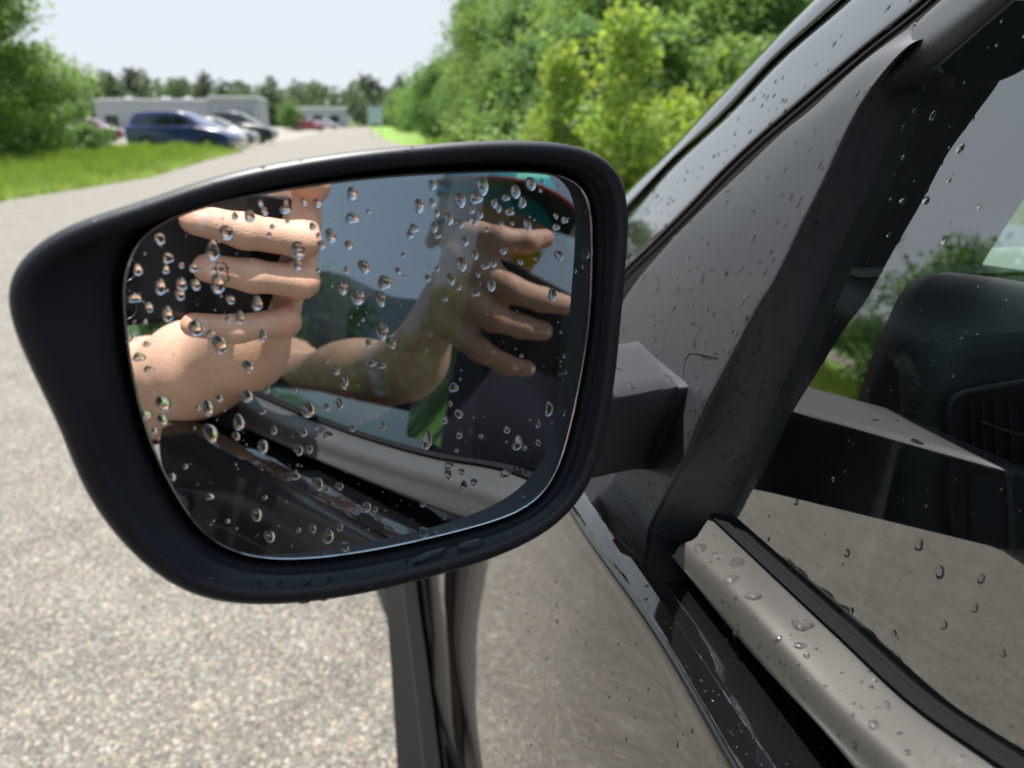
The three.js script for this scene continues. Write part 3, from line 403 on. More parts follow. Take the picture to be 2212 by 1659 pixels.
  fleshed.setAttribute('color', new THREE.BufferAttribute(bc, 3)); mesh('body', fleshed, M.skin, person);
  for (const [, , c, e, r] of fingers.slice(1)) { const C = cam(...c), E = cam(...e), d = E.clone().sub(C).normalize(), p = E.clone().addScaledVector(d, -0.001).addScaledVector(FW, r * 0.60), g = new THREE.SphereGeometry(1, 20, 12), m = new THREE.Matrix4().makeBasis(d, FW.clone().cross(d).normalize(), FW).scale(V(0.0072, 0.0058, 0.0026)).setPosition(p); mesh('fingernail', g.applyMatrix4(m), M.nail, person); }
  const eye = (s) => put(new THREE.SphereGeometry(0.011, 14, 10), ...hd(s * 0.031, 0.0, 0.074).toArray());
  mesh('eye', eye(1), std(lin(0.5, 0.5, 0.5), 0.2), person); mesh('eye', eye(-1), std(lin(0.5, 0.5, 0.5), 0.2), person);
  // dark cap with a long brim, turquoise panel on the crown, yellow lenses
  const capM = std(lin(0.012, 0.012, 0.02), 0.8), teal = std(lin(0.05, 0.42, 0.55), 0.8), pipe = std(lin(0.35, 0.05, 0.06), 0.8), under = std(lin(0.02, 0.05, 0.015), 0.8), yel = std(lin(0.75, 0.6, 0.02), 0.15, { transmission: 0.3, thickness: 0, roughness: 0.1 });
  const cap = group('cap', person), basis = new THREE.Matrix4().makeBasis(lat, upH, fwd.clone().negate());
  const onHead = (g, p, s = V(1, 1, 1)) => g.applyMatrix4(basis.clone().scale(s).setPosition(p));
  mesh('crown', onHead(new THREE.SphereGeometry(0.104, 28, 14, 0, Math.PI * 2, 0, Math.PI * 0.52), hd(0, 0.055, -0.012), V(0.95, 1.0, 1.08)), teal, cap);
  mesh('crown_button', onHead(new THREE.SphereGeometry(0.008, 12, 8), hd(0, 0.155, -0.012)), capM, cap);
  const br = (y, m, nm) => { const rows = [0, 0.25, 0.5, 0.75, 1].map((s) => Array.from({ length: 17 }, (_, i) => { const a = (i / 16 - 0.5) * 2.5; return hd(Math.sin(a) * (0.095 + 0.03 * s), 0.082 + y - 0.030 * Math.pow(Math.sin(a), 2) - 0.004 * s, Math.cos(a) * 0.095 + s * 0.115 * Math.cos(a * 0.9)); })); return mesh(nm, loft(rows, 1.2), m, cap); };
  br(0.003, capM, 'brim'); br(-0.002, under, 'brim_underside');
  mesh('brim_piping', tubeOf(Array.from({ length: 17 }, (_, i) => { const a = (i / 16 - 0.5) * 2.5; return hd(Math.sin(a) * 0.125, 0.0785 - 0.030 * Math.pow(Math.sin(a), 2), Math.cos(a) * 0.095 + 0.115 * Math.cos(a * 0.9)); }), 0.0035, 40, 6), pipe, cap);
  const gl = group('glasses', person);
  for (const s of [-1, 1]) mesh('lens', onHead(new THREE.SphereGeometry(0.033, 18, 12), hd(s * 0.035, 0.0, 0.088), V(1, 0.72, 0.28)), yel, gl);
  for (const s of [-1, 1]) mesh('temple', tubeOf([hd(s * 0.066, 0.008, 0.086), hd(s * 0.082, 0.008, 0.03), hd(s * 0.086, -0.004, -0.02)], 0.003, 12, 6), capM, gl);
  // clothes: shirt with short sleeves, trousers, shoes
  const grown = (l, d) => l.map(([a, b, ra, rb, k]) => [a, b, ra + d, rb + d, k]);
  const shirtB = grown([rest[0], rest[1], rest[2], rest[3], [sh, sh.clone().lerp(elbow, 0.4), 0.058, 0.056], [shL, shL.clone().lerp(elL, 0.55), 0.058, 0.054], [neck.clone().add(V(0, -0.10, 0.01)), neck.clone().add(V(0, -0.06, 0.01)), 0.075, 0.06]], 0.014), [l4, h4] = bb(shirtB, 0.03);
  mesh('shirt', bodyMesh(shirtB, l4, h4, 0.012, 0.06), std(lin(0.008, 0.010, 0.022), 0.9), person);
  const tr = grown([[hip.clone().add(V(0, 0.06, 0)), hip, 0.13, 0.13], ...legs.filter((_, i) => i % 3 < 2)], 0.014), [l5, h5] = bb(tr, 0.03);
  mesh('trousers', bodyMesh(tr, l5, h5, 0.015, 0.06), std(lin(0.03, 0.032, 0.035), 0.9), person);
  const shoe = grown([legs[2], legs[5]], 0.01), [l6, h6] = bb(shoe, 0.03);
  mesh('shoes', bodyMesh(shoe, l6, h6, 0.012, 0.02), std(lin(0.02, 0.02, 0.02), 0.7), person);
}
{ // the phone, lens at the eye point
  const ph = thing('smartphone', 'black smartphone held sideways in the right hand of the person', 'phone');
  const m = new THREE.Matrix4().makeBasis(RT, UP, FW.clone().negate()), at = (g, r, u, f) => g.applyMatrix4(m.clone().setPosition(cam(r, u, f)));
  mesh('case', at(rbox(0.15, 0.083, 0.010, 0.0045, 4), 0.052, -0.0185, -0.0095), std(lin(0.012, 0.012, 0.013), 0.5), ph);
  mesh('screen', at(rbox(0.146, 0.079, 0.001, 0.0004, 2), 0.052, -0.0185, -0.0150), std(lin(0.01, 0.01, 0.012), 0.08), ph);
  const ringM = std(lin(0.02, 0.02, 0.022), 0.25), lensM = std(lin(0.004, 0.004, 0.006), 0.03);
  for (const y of [0, -0.024, -0.048]) { mesh('lens_ring', at(new THREE.TorusGeometry(0.0072, 0.0011, 10, 36), 0, y, -0.0040), ringM, ph); }
  for (const y of [0, -0.024, -0.048]) mesh('lens_glass', at(new THREE.CircleGeometry(0.0066, 28), 0, y, -0.0042), lensM, ph);
}

// ------------------------------------------------------------------ ground, road, parking lot
const flat = (pts, y, per = 1) => { const s = new THREE.ShapeGeometry(new THREE.Shape(pts.map(([x, z]) => new THREE.Vector2(x, -z)))); s.rotateX(-Math.PI / 2).translate(0, y, 0); const p = s.attributes.position, u = s.attributes.uv; for (let i = 0; i < p.count; i++) u.setXY(i, p.getX(i) / per, p.getZ(i) / per); return s; };
const grassTex = dataTexture(512, (x, y) => { const a = tile(x, y, 6), b = tile(x, y, 40, 2), c = tile(x, y, 120, 5), k = 0.5 + 0.35 * a + 0.35 * b + 0.4 * c; return [0.10 + 0.10 * k, 0.19 + 0.14 * k, 0.022 + 0.02 * k]; });
const speck = (i, j, s) => { let t = Math.imul(i * 374761393 + j * 668265263 + s * 1274126177, 1103515245); t = (t ^ (t >>> 13)) >>> 0; t = Math.imul(t, 1274126177) >>> 0; return ((t ^ (t >>> 16)) >>> 0) / 4294967296; };
function stones(n, cells, s) { // Worley cells: [distance to the stone's middle, its id]
  return (x, y) => { const gx = x * cells, gy = y * cells, ix = Math.floor(gx), iy = Math.floor(gy); let d = 9, id = 0, e = 9; for (let a = -1; a <= 1; a++) for (let b = -1; b <= 1; b++) { const cx = ((ix + a) % cells + cells) % cells, cy = ((iy + b) % cells + cells) % cells, px = ix + a + speck(cx, cy, s), py = iy + b + speck(cx, cy, s + 1), q = Math.hypot(gx - px, gy - py); if (q < d) { e = d; d = q; id = speck(cx, cy, s + 2); } else if (q < e) e = q; } return [d, id, e - d]; };
}
const st = stones(1024, 150, 3), st2 = stones(1024, 64, 9);
const asphaltN = 1024, hgt = new Float32Array(asphaltN * asphaltN);
const asphaltTex = dataTexture(asphaltN, (x, y, i, j) => {
  const [d, id, e] = st(x, y), [d2, id2, e2] = st2(x, y), big = id2 > 0.72 && d2 < 0.46;
  let k = 0.122 + 0.06 * (id - 0.5) + 0.05 * tile(x, y, 5) + 0.03 * tile(x, y, 22); let t = [1.11, 1.0, 0.85];
  if (id > 0.93) { k += 0.12; t = [1.08, 1.0, 0.88]; } else if (id > 0.86) { k += 0.08; t = [1.3, 1.0, 0.66]; } else if (id < 0.18) k -= 0.045;
  if (big) { k += 0.10 * (id2 - 0.72) / 0.28 + 0.02; t = id2 > 0.93 ? [1.2, 1.0, 0.74] : [1.05, 1, 0.9]; }
  if (e < 0.12 && !big) k *= 0.72; if (big && d2 > 0.42) k *= 0.75;
  hgt[j * asphaltN + i] = clamp((big ? 0.75 - d2 * 0.5 : 0.3 + 0.4 * (1 - d) * id), 0, 1);
  return t.map((q) => clamp(k * q, 0.02, 0.9));
});
asphaltTex.anisotropy = 8;
const asphaltBump = dataTexture(asphaltN, (x, y, i, j) => hgt[j * asphaltN + i]);
const asphaltM = std(lin(1, 1, 1), 0.72, { map: asphaltTex, bumpMap: asphaltBump, bumpScale: 0.004 });
structure('ground', flat([[-900, 300], [900, 300], [900, -1500], [-900, -1500]], -0.004, 3), std(lin(1, 1, 1), 0.95, { map: grassTex }));
const leftEdge = [[-12, 8], [-14, 2], [-15, -5], [-11, -10.5], [-8, -12.6], [-6.2, -14.2], [-5.2, -20], [-5.5, -28], [-5.5, -36], [-5.6, -64], [-5.5, -260]];
structure('road', flat([...leftEdge, [0.5, -260], [1.2, -64], [3.4, -20], [5.2, -6], [4.4, 1.5], [1.0, 3.0], [1.0, 6.3], [5, 7], [4, 8.5]], 0.002, 0.9), asphaltM);
structure('parking_lot', flat([[-5.6, -37], [-9.5, -35.0], [-12, -48], [-62, -54], [-62, -165], [-5.55, -200]], 0.004, 3), std(lin(0.24, 0.215, 0.18), 0.85, { bumpMap: asphaltBump, bumpScale: 0.004 }));

// ------------------------------------------------------------------ foliage
function leafSpray(n, size, spread, s) { // n folded leaves round a twig
  seed = s; const pos = [], nor = [], uv = [];
  for (let i = 0; i < n; i++) { const c = V(rr(-1, 1), rr(-1, 1), rr(-1, 1)).multiplyScalar(spread), d = V(rr(-1, 1), rr(-0.9, 0.6), rr(-1, 1)).normalize(), w = d.clone().cross(V(rr(-1, 1), 1, rr(-1, 1))).normalize(), l = size * rr(0.7, 1.3), n2 = d.clone().cross(w).normalize(); const a = c, b = c.clone().addScaledVector(d, l * 0.5).addScaledVector(w, l * 0.3).addScaledVector(n2, l * 0.08), e = c.clone().addScaledVector(d, l), f = c.clone().addScaledVector(d, l * 0.5).addScaledVector(w, -l * 0.3).addScaledVector(n2, l * 0.08); for (const p of [a, b, e, a, e, f]) { pos.push(p.x, p.y, p.z); nor.push(-n2.x, -n2.y, -n2.z); uv.push(0, 0); } }
  const g = new THREE.BufferGeometry(); g.setAttribute('position', new THREE.Float32BufferAttribute(pos, 3)); g.setAttribute('normal', new THREE.Float32BufferAttribute(nor, 3)); g.setAttribute('uv', new THREE.Float32BufferAttribute(uv, 2)); return g;
}
const leafM = (r, g, b, t = 0.45) => std(lin(r, g, b), 0.55, { transmission: t, thickness: 0, roughness: 0.85, specularIntensity: 0.5 });
const LEAF = { birch: leafM(0.25, 0.38, 0.09, 0.58), deep: leafM(0.18, 0.31, 0.085, 0.58), lime: leafM(0.34, 0.46, 0.07, 0.6), far: leafM(0.15, 0.20, 0.10, 0.5) };  // far: leaf tone lightened to stand for haze
const barkTex = dataTexture(128, (x, y) => { const k = 0.5 + 0.5 * tile(x, y, 10) + 0.3 * tile(x, y, 30, 4); return [0.20 * k + 0.04, 0.18 * k + 0.035, 0.15 * k + 0.03]; });
const barkM = std(lin(1, 1, 1), 0.9, { map: barkTex }), paleBark = std(lin(0.42, 0.39, 0.34), 0.85, { bumpMap: barkTex, bumpScale: 0.004 });
const spray = leafSpray(14, 0.085, 0.17, 11), sprayBig = leafSpray(12, 0.2, 0.45, 12), spraySmall = leafSpray(9, 0.06, 0.10, 13), needle = leafSpray(22, 0.22, 0.28, 14);
// crown of leaf sprays round limbs that branch off a tapered trunk
function tree(name, label, category, grp, x, z, o) {
  seed = o.seed; const t = thing(name, label, category, V(x, 0, z), 0, grp), limbs = [], tubes = [], h = o.h, n = o.limbs ?? 16;
  const bend = V(rr(-0.04, 0.04), 1, rr(-0.04, 0.04)), top = bend.clone().multiplyScalar(h), tr = o.r ?? h * 0.014;
  const taper = (a, b, ra, rb, sag = 0) => { const c = a.clone().lerp(b, 0.5).add(V(rr(-1, 1), rr(0, 1) + sag, rr(-1, 1)).multiplyScalar(a.distanceTo(b) * 0.07)), cv = new THREE.CatmullRomCurve3([a, c, b]), g = new THREE.TubeGeometry(cv, 8, 1, 7), p = g.attributes.position; for (let i = 0; i < p.count; i++) { const s = Math.floor(i / 8) / 8, q = cv.getPointAt(Math.min(1, s)), k = lerp(ra, rb, s); p.setXYZ(i, q.x + (p.getX(i) - q.x) * k, q.y + (p.getY(i) - q.y) * k, q.z + (p.getZ(i) - q.z) * k); } tubes.push(g); return cv; };
  taper(V(0, -0.05, 0), top, tr, tr * 0.2);
  for (let i = 0; i < n; i++) { const f = lerp(o.low ?? 0.15, 0.95, (i + rnd() * 0.7) / n), a = i * 2.4 + rr(-0.4, 0.4), reach = o.spread * (o.shape === 'cone' ? 1.05 - f : o.shape === 'wide' ? 1.15 - 0.75 * f : Math.sin(Math.PI * Math.pow(f * 0.86 + 0.1, 0.8)) + 0.12) * rr(0.75, 1.15), s = bend.clone().multiplyScalar(h * f), e = s.clone().add(V(Math.cos(a) * reach, (o.shape === 'cone' ? -0.08 : 0.45) * reach * rr(0.6, 1.3), Math.sin(a) * reach)); limbs.push(taper(s, e, tr * 0.42 * (1.1 - f), tr * 0.07)); }
  mesh('trunk', merge(tubes), o.bark ?? barkM, t);
  const N = o.leaves, g = o.leaf ?? spray, im = new THREE.InstancedMesh(g, o.m, N), m4 = new THREE.Matrix4(), q = new THREE.Quaternion(), c = new THREE.Color(), P = V(0, 0, 0);
  for (let i = 0; i < N; i++) { const L = limbs[Math.floor(rnd() * n)], s = Math.pow(rnd(), 0.6) * 0.85 + 0.15; L.getPoint(Math.min(1, s), P); const w = (o.puff ?? 0.16) * h * 0.5 * (0.35 + 0.65 * s); if (rnd() < 0.08) P.copy(top).multiplyScalar(rr(0.86, 1.02)); P.add(V(rr(-1, 1) + rr(-1, 1), (rr(-1, 1) + rr(-1, 1)) * 0.7, rr(-1, 1) + rr(-1, 1)).multiplyScalar(w * 0.5)); if (P.y < 0.05) P.y = rr(0.05, 0.5); q.setFromEuler(new THREE.Euler(rr(0, 6.3), rr(0, 6.3), rr(0, 6.3))); const sc = (o.size ?? 1) * rr(0.7, 1.35); m4.compose(P, q, V(sc, sc, sc)); im.setMatrixAt(i, m4); const k = rr(0.7, 1.25); im.setColorAt(i, c.setRGB(k * rr(0.85, 1.15), k, k * rr(0.8, 1.1))); }
  im.name = 'crown'; im.userData.kind = 'stuff'; shade(im); t.add(im); return t;
}
const atPx = (u, v, dist) => { const d = ray(u, v); const k = dist / Math.hypot(d.x, d.z); return [d.x * k, d.z * k, EYE.y + d.y * k]; };
// big tree and shrubs at the left edge
tree('leafy_tree', 'tall dense green tree at the left edge, over the grass verge', 'tree', null, -10.35, -24.2, { seed: 21, h: 6.4, shape: 'wide', spread: 2.3, leaves: 3600, limbs: 34, low: 0.03, m: LEAF.birch, leaf: sprayBig, size: 0.62, puff: 0.15 });
tree('leafy_tree', 'darker tree behind the tall one at the left edge', 'tree', null, -13.4, -27, { seed: 22, h: 7, shape: 'wide', spread: 2.4, leaves: 2400, limbs: 24, low: 0.04, m: LEAF.deep, leaf: sprayBig, size: 0.7, puff: 0.15 });
tree('shrub', 'low dark shrub in the grass at the foot of the left tree', 'shrub', null, ...onGround(196, 342).toArray().filter((_, i) => i !== 1), { seed: 23, h: 1.0, spread: 0.75, leaves: 420, limbs: 12, low: 0.1, m: LEAF.deep, leaf: spray, size: 1.0, puff: 0.4 });
tree('shrub', 'broad dark shrub under the left tree by the picture edge', 'shrub', null, ...onGround(70, 352).toArray().filter((_, i) => i !== 1), { seed: 24, h: 1.9, spread: 1.5, leaves: 900, limbs: 14, low: 0.05, m: LEAF.deep, leaf: spray, size: 1.3, puff: 0.35 });
tree('roadside_bush', 'round green bush beside the road beyond the parked cars', 'shrub', null, ...onGround(628, 283).toArray().filter((_, i) => i !== 1), { seed: 25, h: 3.6, spread: 1.7, leaves: 700, limbs: 14, low: 0.02, m: LEAF.deep, leaf: sprayBig, size: 0.8, puff: 0.25 });
// the wood on the right of the road: front row thick, thinning with distance
const rightWood = 'trees of the wood on the right of the road';
const place = ['at the sky gap', 'just right of the sky gap', 'above the middle of the mirror', 'above the right part of the mirror', 'behind the shorter sapling', 'between the two saplings', 'behind the taller sapling', 'right of the taller sapling', 'beside the windscreen pillar', 'behind the windscreen pillar', 'seen through the car glass'];
const rows4 = [['front row', [1105, 1180, 1255, 1330, 1410, 1490, 1570, 1660, 1760], 12.5, 2.3, 0.85, 620], ['second row', [1060, 1130, 1215, 1300, 1385, 1465, 1550, 1640, 1740, 1850], 16.5, 3.6, 1.15, 900], ['third row', [1030, 1095, 1165, 1250, 1330, 1425, 1510, 1600, 1700, 1820], 22, 5.2, 1.5, 1100], ['back row', [1040, 1090, 1150, 1225, 1300, 1380, 1470, 1565, 1660, 1780], 30, 7.6, 2.0, 1300]];
rows4.forEach(([rowName, us, d0, h0, s0, n0], r) => us.forEach((u0, i) => {
  seed = 400 + r * 40 + i; const far = clamp((1190 - u0) / 130, 0, 1), d = d0 * rr(0.93, 1.07) * (1 + 0.9 * far), h = h0 * rr(0.9, 1.12) * (1 + 0.3 * far), [x, z] = atPx(u0 + rr(-18, 18), 300, d), k = ['birch', 'deep', 'birch', 'birch', 'deep'][Math.floor(rnd() * 5)];
  const w = place[clamp(Math.floor((u0 - 1020) / 70), 0, 10)];
  tree(r ? 'wood_tree' : 'young_tree', (k === 'deep' ? 'green' : k === 'lime' ? 'bright yellow green' : 'light green') + ' tree, ' + rowName + ' of the wood, ' + w, 'tree', rightWood, x, z, { seed: 500 + r * 40 + i, h, shape: 'wide', spread: s0 * (1 + 0.4 * far), leaves: n0, limbs: 22, low: 0.04, m: LEAF[k], leaf: r ? sprayBig : spray, size: r ? 0.36 + d * 0.009 : 1.15, puff: 0.17, bark: i % 3 ? barkM : paleBark });
}));
[[935, 62, 3.6], [908, 76, 3.8], [885, 95, 4.4], [868, 118, 5], [962, 52, 4.4]].forEach(([u, d, h], i) => { const [x, z] = atPx(u, 280, d); tree('verge_tree', ['bushy tree at the far bend of the right verge', 'smaller tree two down the right verge', 'pale tree farther down the right verge', 'farthest bushy tree on the right verge', 'first bushy tree after the wood on the right verge'][i], 'tree', null, x, z, { seed: 70 + i, h, spread: 2.2, leaves: 900, limbs: 16, low: 0.02, m: i % 2 ? LEAF.birch : LEAF.deep, leaf: sprayBig, size: 0.95, puff: 0.22 }); });
// two bright saplings
{ const [x, z] = atPx(1205, 330, 8.6); tree('sapling', 'shorter bright yellow green sapling behind the mirror', 'sapling', null, x, z, { seed: 81, h: 2.0, spread: 0.5, leaves: 250, limbs: 11, low: 0.35, m: LEAF.lime, leaf: spraySmall, size: 1.25, puff: 0.13, r: 0.014, shape: 'cone', bark: paleBark }); }
{ const [x, z] = atPx(1338, 330, 7.9); tree('sapling', 'taller bright yellow green sapling with open side branches, near the pillar', 'sapling', null, x, z, { seed: 83, h: 2.28, spread: 0.62, leaves: 290, limbs: 11, low: 0.3, m: LEAF.lime, leaf: spraySmall, size: 1.3, puff: 0.12, r: 0.015, shape: 'cone', bark: paleBark }); }
[[1430, 340, 9], [1250, 350, 9.5], [1520, 330, 8.5], [1090, 320, 13]].forEach(([u, v, d], i) => { const [x, z] = atPx(u, v, d); tree('undergrowth_bush', ['low bright bush right of the tall sapling', 'low bush between the saplings and the mirror', 'low bush at the foot of the pillar', 'low bush behind the mirror top'][i], 'shrub', null, x, z, { seed: 90 + i, h: 1.25, spread: 0.9, leaves: 520, limbs: 14, low: 0.05, m: i % 2 ? LEAF.birch : LEAF.lime, leaf: spray, size: 1.1, puff: 0.4 }); });
// trees on the near left and behind, seen only in glass and paint
[[-10.6, -14.8, 4.0], [-13.5, -15.5, 4.2], [-15.5, -9, 5.0], [-17, -17, 5.4], [-13.5, -5, 4.0], [-16, 0, 5.0], [-15, 6, 4.7], [-12.5, 9, 5.0], [-10.5, 12, 5.0], [-8.2, 14, 5.3], [-5.8, 16, 5.0], [-3.2, 17.5, 5.2], [-0.4, 18.5, 5.0], [2.6, 18.5, 5.0], [6, 17, 5.4], [9.5, 15, 5.0], [12, 10, 5.0], [-19, -6, 5.8]].forEach(([x, z, h], i) => tree('roadside_tree', 'green tree across the road, mirrored in the car only', 'tree', 'trees across and behind, seen in reflections', x, z, { seed: 110 + i, h, spread: 2.1, leaves: 1300, limbs: 20, low: 0.05, shape: 'wide', m: LEAF.deep, leaf: sprayBig, size: 0.7, puff: 0.16 }));
{ // far wood on the horizon: one mass of crowns, haze put into the leaf colour
  seed = 5; const N = 5200, im = new THREE.InstancedMesh(leafSpray(14, 1.1, 1.3, 15), LEAF.far, N), m4 = new THREE.Matrix4(), q = new THREE.Quaternion(), c = new THREE.Color(), crowns = [];
  for (let i = 0; i < 190; i++) { const x = rr(-150, 60), pine = rnd() < 0.3; crowns.push([x, -rr(205, 250) + Math.abs(x) * 0.1, (pine ? rr(11, 15) : rr(8, 11.5)) * (0.9 + 0.22 * noise(x * 0.06, 3)), pine]); }
  for (let i = 0; i < N; i++) { const [x, z, h, pine] = crowns[Math.floor(rnd() * crowns.length)], y = Math.pow(rnd(), 0.8), w = pine ? (1.05 - y) * 2.2 : Math.sin(Math.PI * (0.12 + 0.8 * y)) * 3.4; q.setFromEuler(new THREE.Euler(rr(0, 6), rr(0, 6), rr(0, 6))); m4.compose(V(x + rr(-w, w), y * h, z + rr(-w, w)), q, V(1, 1, 1)); im.setMatrixAt(i, m4); const k = rr(0.8, 1.2) * (pine ? 0.55 : 1); im.setColorAt(i, c.setRGB(k, k * (pine ? 0.9 : 1), k)); }
  im.name = 'far_wood'; tag(im, 'low dark band of far woodland along the horizon', 'woodland', null, 'stuff'); shade(im); scene.add(im);
}
{ // grass of the verge: blades and weeds
  seed = 9; const g = (() => { const p = [], n = []; for (let i = 0; i < 7; i++) { const a = rr(0, 6.3), h = rr(0.16, 0.4), w = 0.008, bx = rr(-0.08, 0.08), bz = rr(-0.08, 0.08), lx = rr(-0.12, 0.12), lz = rr(-0.12, 0.12), ca = Math.cos(a) * w, sa = Math.sin(a) * w; for (const q of [[bx - ca, 0, bz - sa], [bx + ca, 0, bz + sa], [bx + lx, h, bz + lz]]) { p.push(...q); n.push(-sa / w, 0.3, ca / w); } } const q = new THREE.BufferGeometry(); q.setAttribute('position', new THREE.Float32BufferAttribute(p, 3)); q.setAttribute('normal', new THREE.Float32BufferAttribute(n, 3)); q.setAttribute('uv', new THREE.Float32BufferAttribute(new Float32Array(p.length / 3 * 2), 2)); return q; })();
  const m = std(lin(0.26, 0.40, 0.04), 0.6, { transmission: 0.4, thickness: 0, roughness: 0.85 }), N = 34000, im = new THREE.InstancedMesh(g, m, N), m4 = new THREE.Matrix4(), q = new THREE.Quaternion(), c = new THREE.Color(); let k = 0;
  const edge = (z) => { for (let i = 0; i + 1 < leftEdge.length; i++) if (z <= leftEdge[i][1] && z >= leftEdge[i + 1][1]) return lerp(leftEdge[i][0], leftEdge[i + 1][0], (leftEdge[i][1] - z) / (leftEdge[i][1] - leftEdge[i + 1][1])); return -6; };
  while (k < N) { let x, z; if (rnd() < 0.72) { z = -rr(11, 37); x = edge(z) - 0.05 - Math.pow(rnd(), 1.3) * 9; if (x < -9.5 && z < -35) continue; } else { z = -rr(3, 45); x = 3.2 + rr(0, 5) + (z > -12 ? 1.6 : 0); } const f = noise(x * 0.8, z * 0.8), s = rr(0.6, 1.3) * (1 + 0.7 * f) * (x < 0 ? clamp((edge(z) - x) * 0.9 + 0.35, 0.35, 1.1) : 1); q.setFromEuler(new THREE.Euler(rr(-0.2, 0.2), rr(0, 6.3), rr(-0.2, 0.2))); m4.compose(V(x, -0.004, z), q, V(1.3, s, 1.3)); im.setMatrixAt(k, m4); const b = rr(0.75, 1.2); im.setColorAt(k, c.setRGB(b * rr(0.85, 1.3), b, b)); k++; }
  im.name = 'verge_grass'; tag(im, 'tall lime green grass of the road verge', 'grass', null, 'stuff'); shade(im); scene.add(im);
}

// ------------------------------------------------------------------ building, sign, far sheds
const wallM = std(lin(0.40, 0.41, 0.43), 0.7), wallM2 = std(lin(0.33, 0.34, 0.36), 0.7), winM = std(lin(0.03, 0.04, 0.05), 0.1), trimM = std(lin(0.75, 0.76, 0.77), 0.5);
{
  const b = thing('flat_roofed_building', 'long low pale grey building with a flat roof behind the parked cars', 'building', V(-37.2, 0, -121), 0.03);
  mesh('wall', put(rbox(15.2, 4.05, 16, 0.05), 7.6, 2.02, -8), wallM, b); mesh('entrance_block', put(rbox(6.6, 4.5, 17, 0.05), 18.55, 2.25, -8.3), wallM2, b);
  mesh('parapet', put(rbox(15.4, 0.3, 16.3, 0.04), 7.6, 4.2, -8), trimM, b); mesh('parapet', put(rbox(6.8, 0.25, 17.2, 0.04), 18.55, 4.62, -8.3), trimM, b);
  for (const [x, w, y, h] of [[2.0, 1.6, 1.1, 2.2], [6.4, 2.4, 0.9, 1.5], [10.0, 2.0, 0.9, 1.3], [13.2, 1.8, 0.9, 1.3]]) { const f = group('window', b); mesh('pane', put(rbox(w, h, 0.1, 0.01), x, y, 0.03), winM, f); mesh('lintel', put(rbox(w + 0.2, 0.12, 0.2, 0.02), x, y + h / 2 + 0.06, 0.05), trimM, f); mesh('sill', put(rbox(w + 0.2, 0.12, 0.2, 0.02), x, y - h / 2 - 0.06, 0.05), trimM, f); }
  const gz = group('glazing', b); mesh('pane', put(rbox(5.6, 2.8, 0.1, 0.01), 18.7, 1.7, 0.28), winM, gz); for (let i = 0; i < 9; i++) mesh('mullion', put(rbox(0.22, 3.0, 0.3, 0.02), 16.1 + i * 0.66, 1.75, 0.4), trimM, gz);
  for (const x of [4, 9, 12]) mesh('roof_unit', put(rbox(0.9, 0.5, 0.8, 0.05), x, 4.4, -3), trimM, b);
  const [x, z] = atPx(690, 262, 190), s = thing('far_shed', 'small pale shed at the far end of the road', 'building', V(x, 0, z), 0.1); mesh('wall', put(rbox(12, 4, 8, 0.05), 0, 2, 0), wallM, s); mesh('roof', put(rbox(12.4, 0.4, 8.4, 0.05), 0, 4.2, 0), trimM, s); for (let i = 0; i < 3; i++) mesh('door', put(rbox(2, 2.6, 0.1, 0.01), -4 + i * 3.6, 1.3, 4.03), winM, s);
  const [sx, sz] = atPx(811, 262, 66), sg = thing('road_sign', 'small pale blue sign on posts beside the far right verge', 'sign', V(sx, 0, sz), 0.1); mesh('board', put(rbox(1.15, 1.3, 0.05, 0.02), 0, 1.75, 0), std(lin(0.5, 0.58, 0.68), 0.5), sg); for (const k of [-0.4, 0.4]) mesh('post', put(new THREE.CylinderGeometry(0.04, 0.04, 1.2, 10), k, 0.6, -0.05), trimM, sg);
}
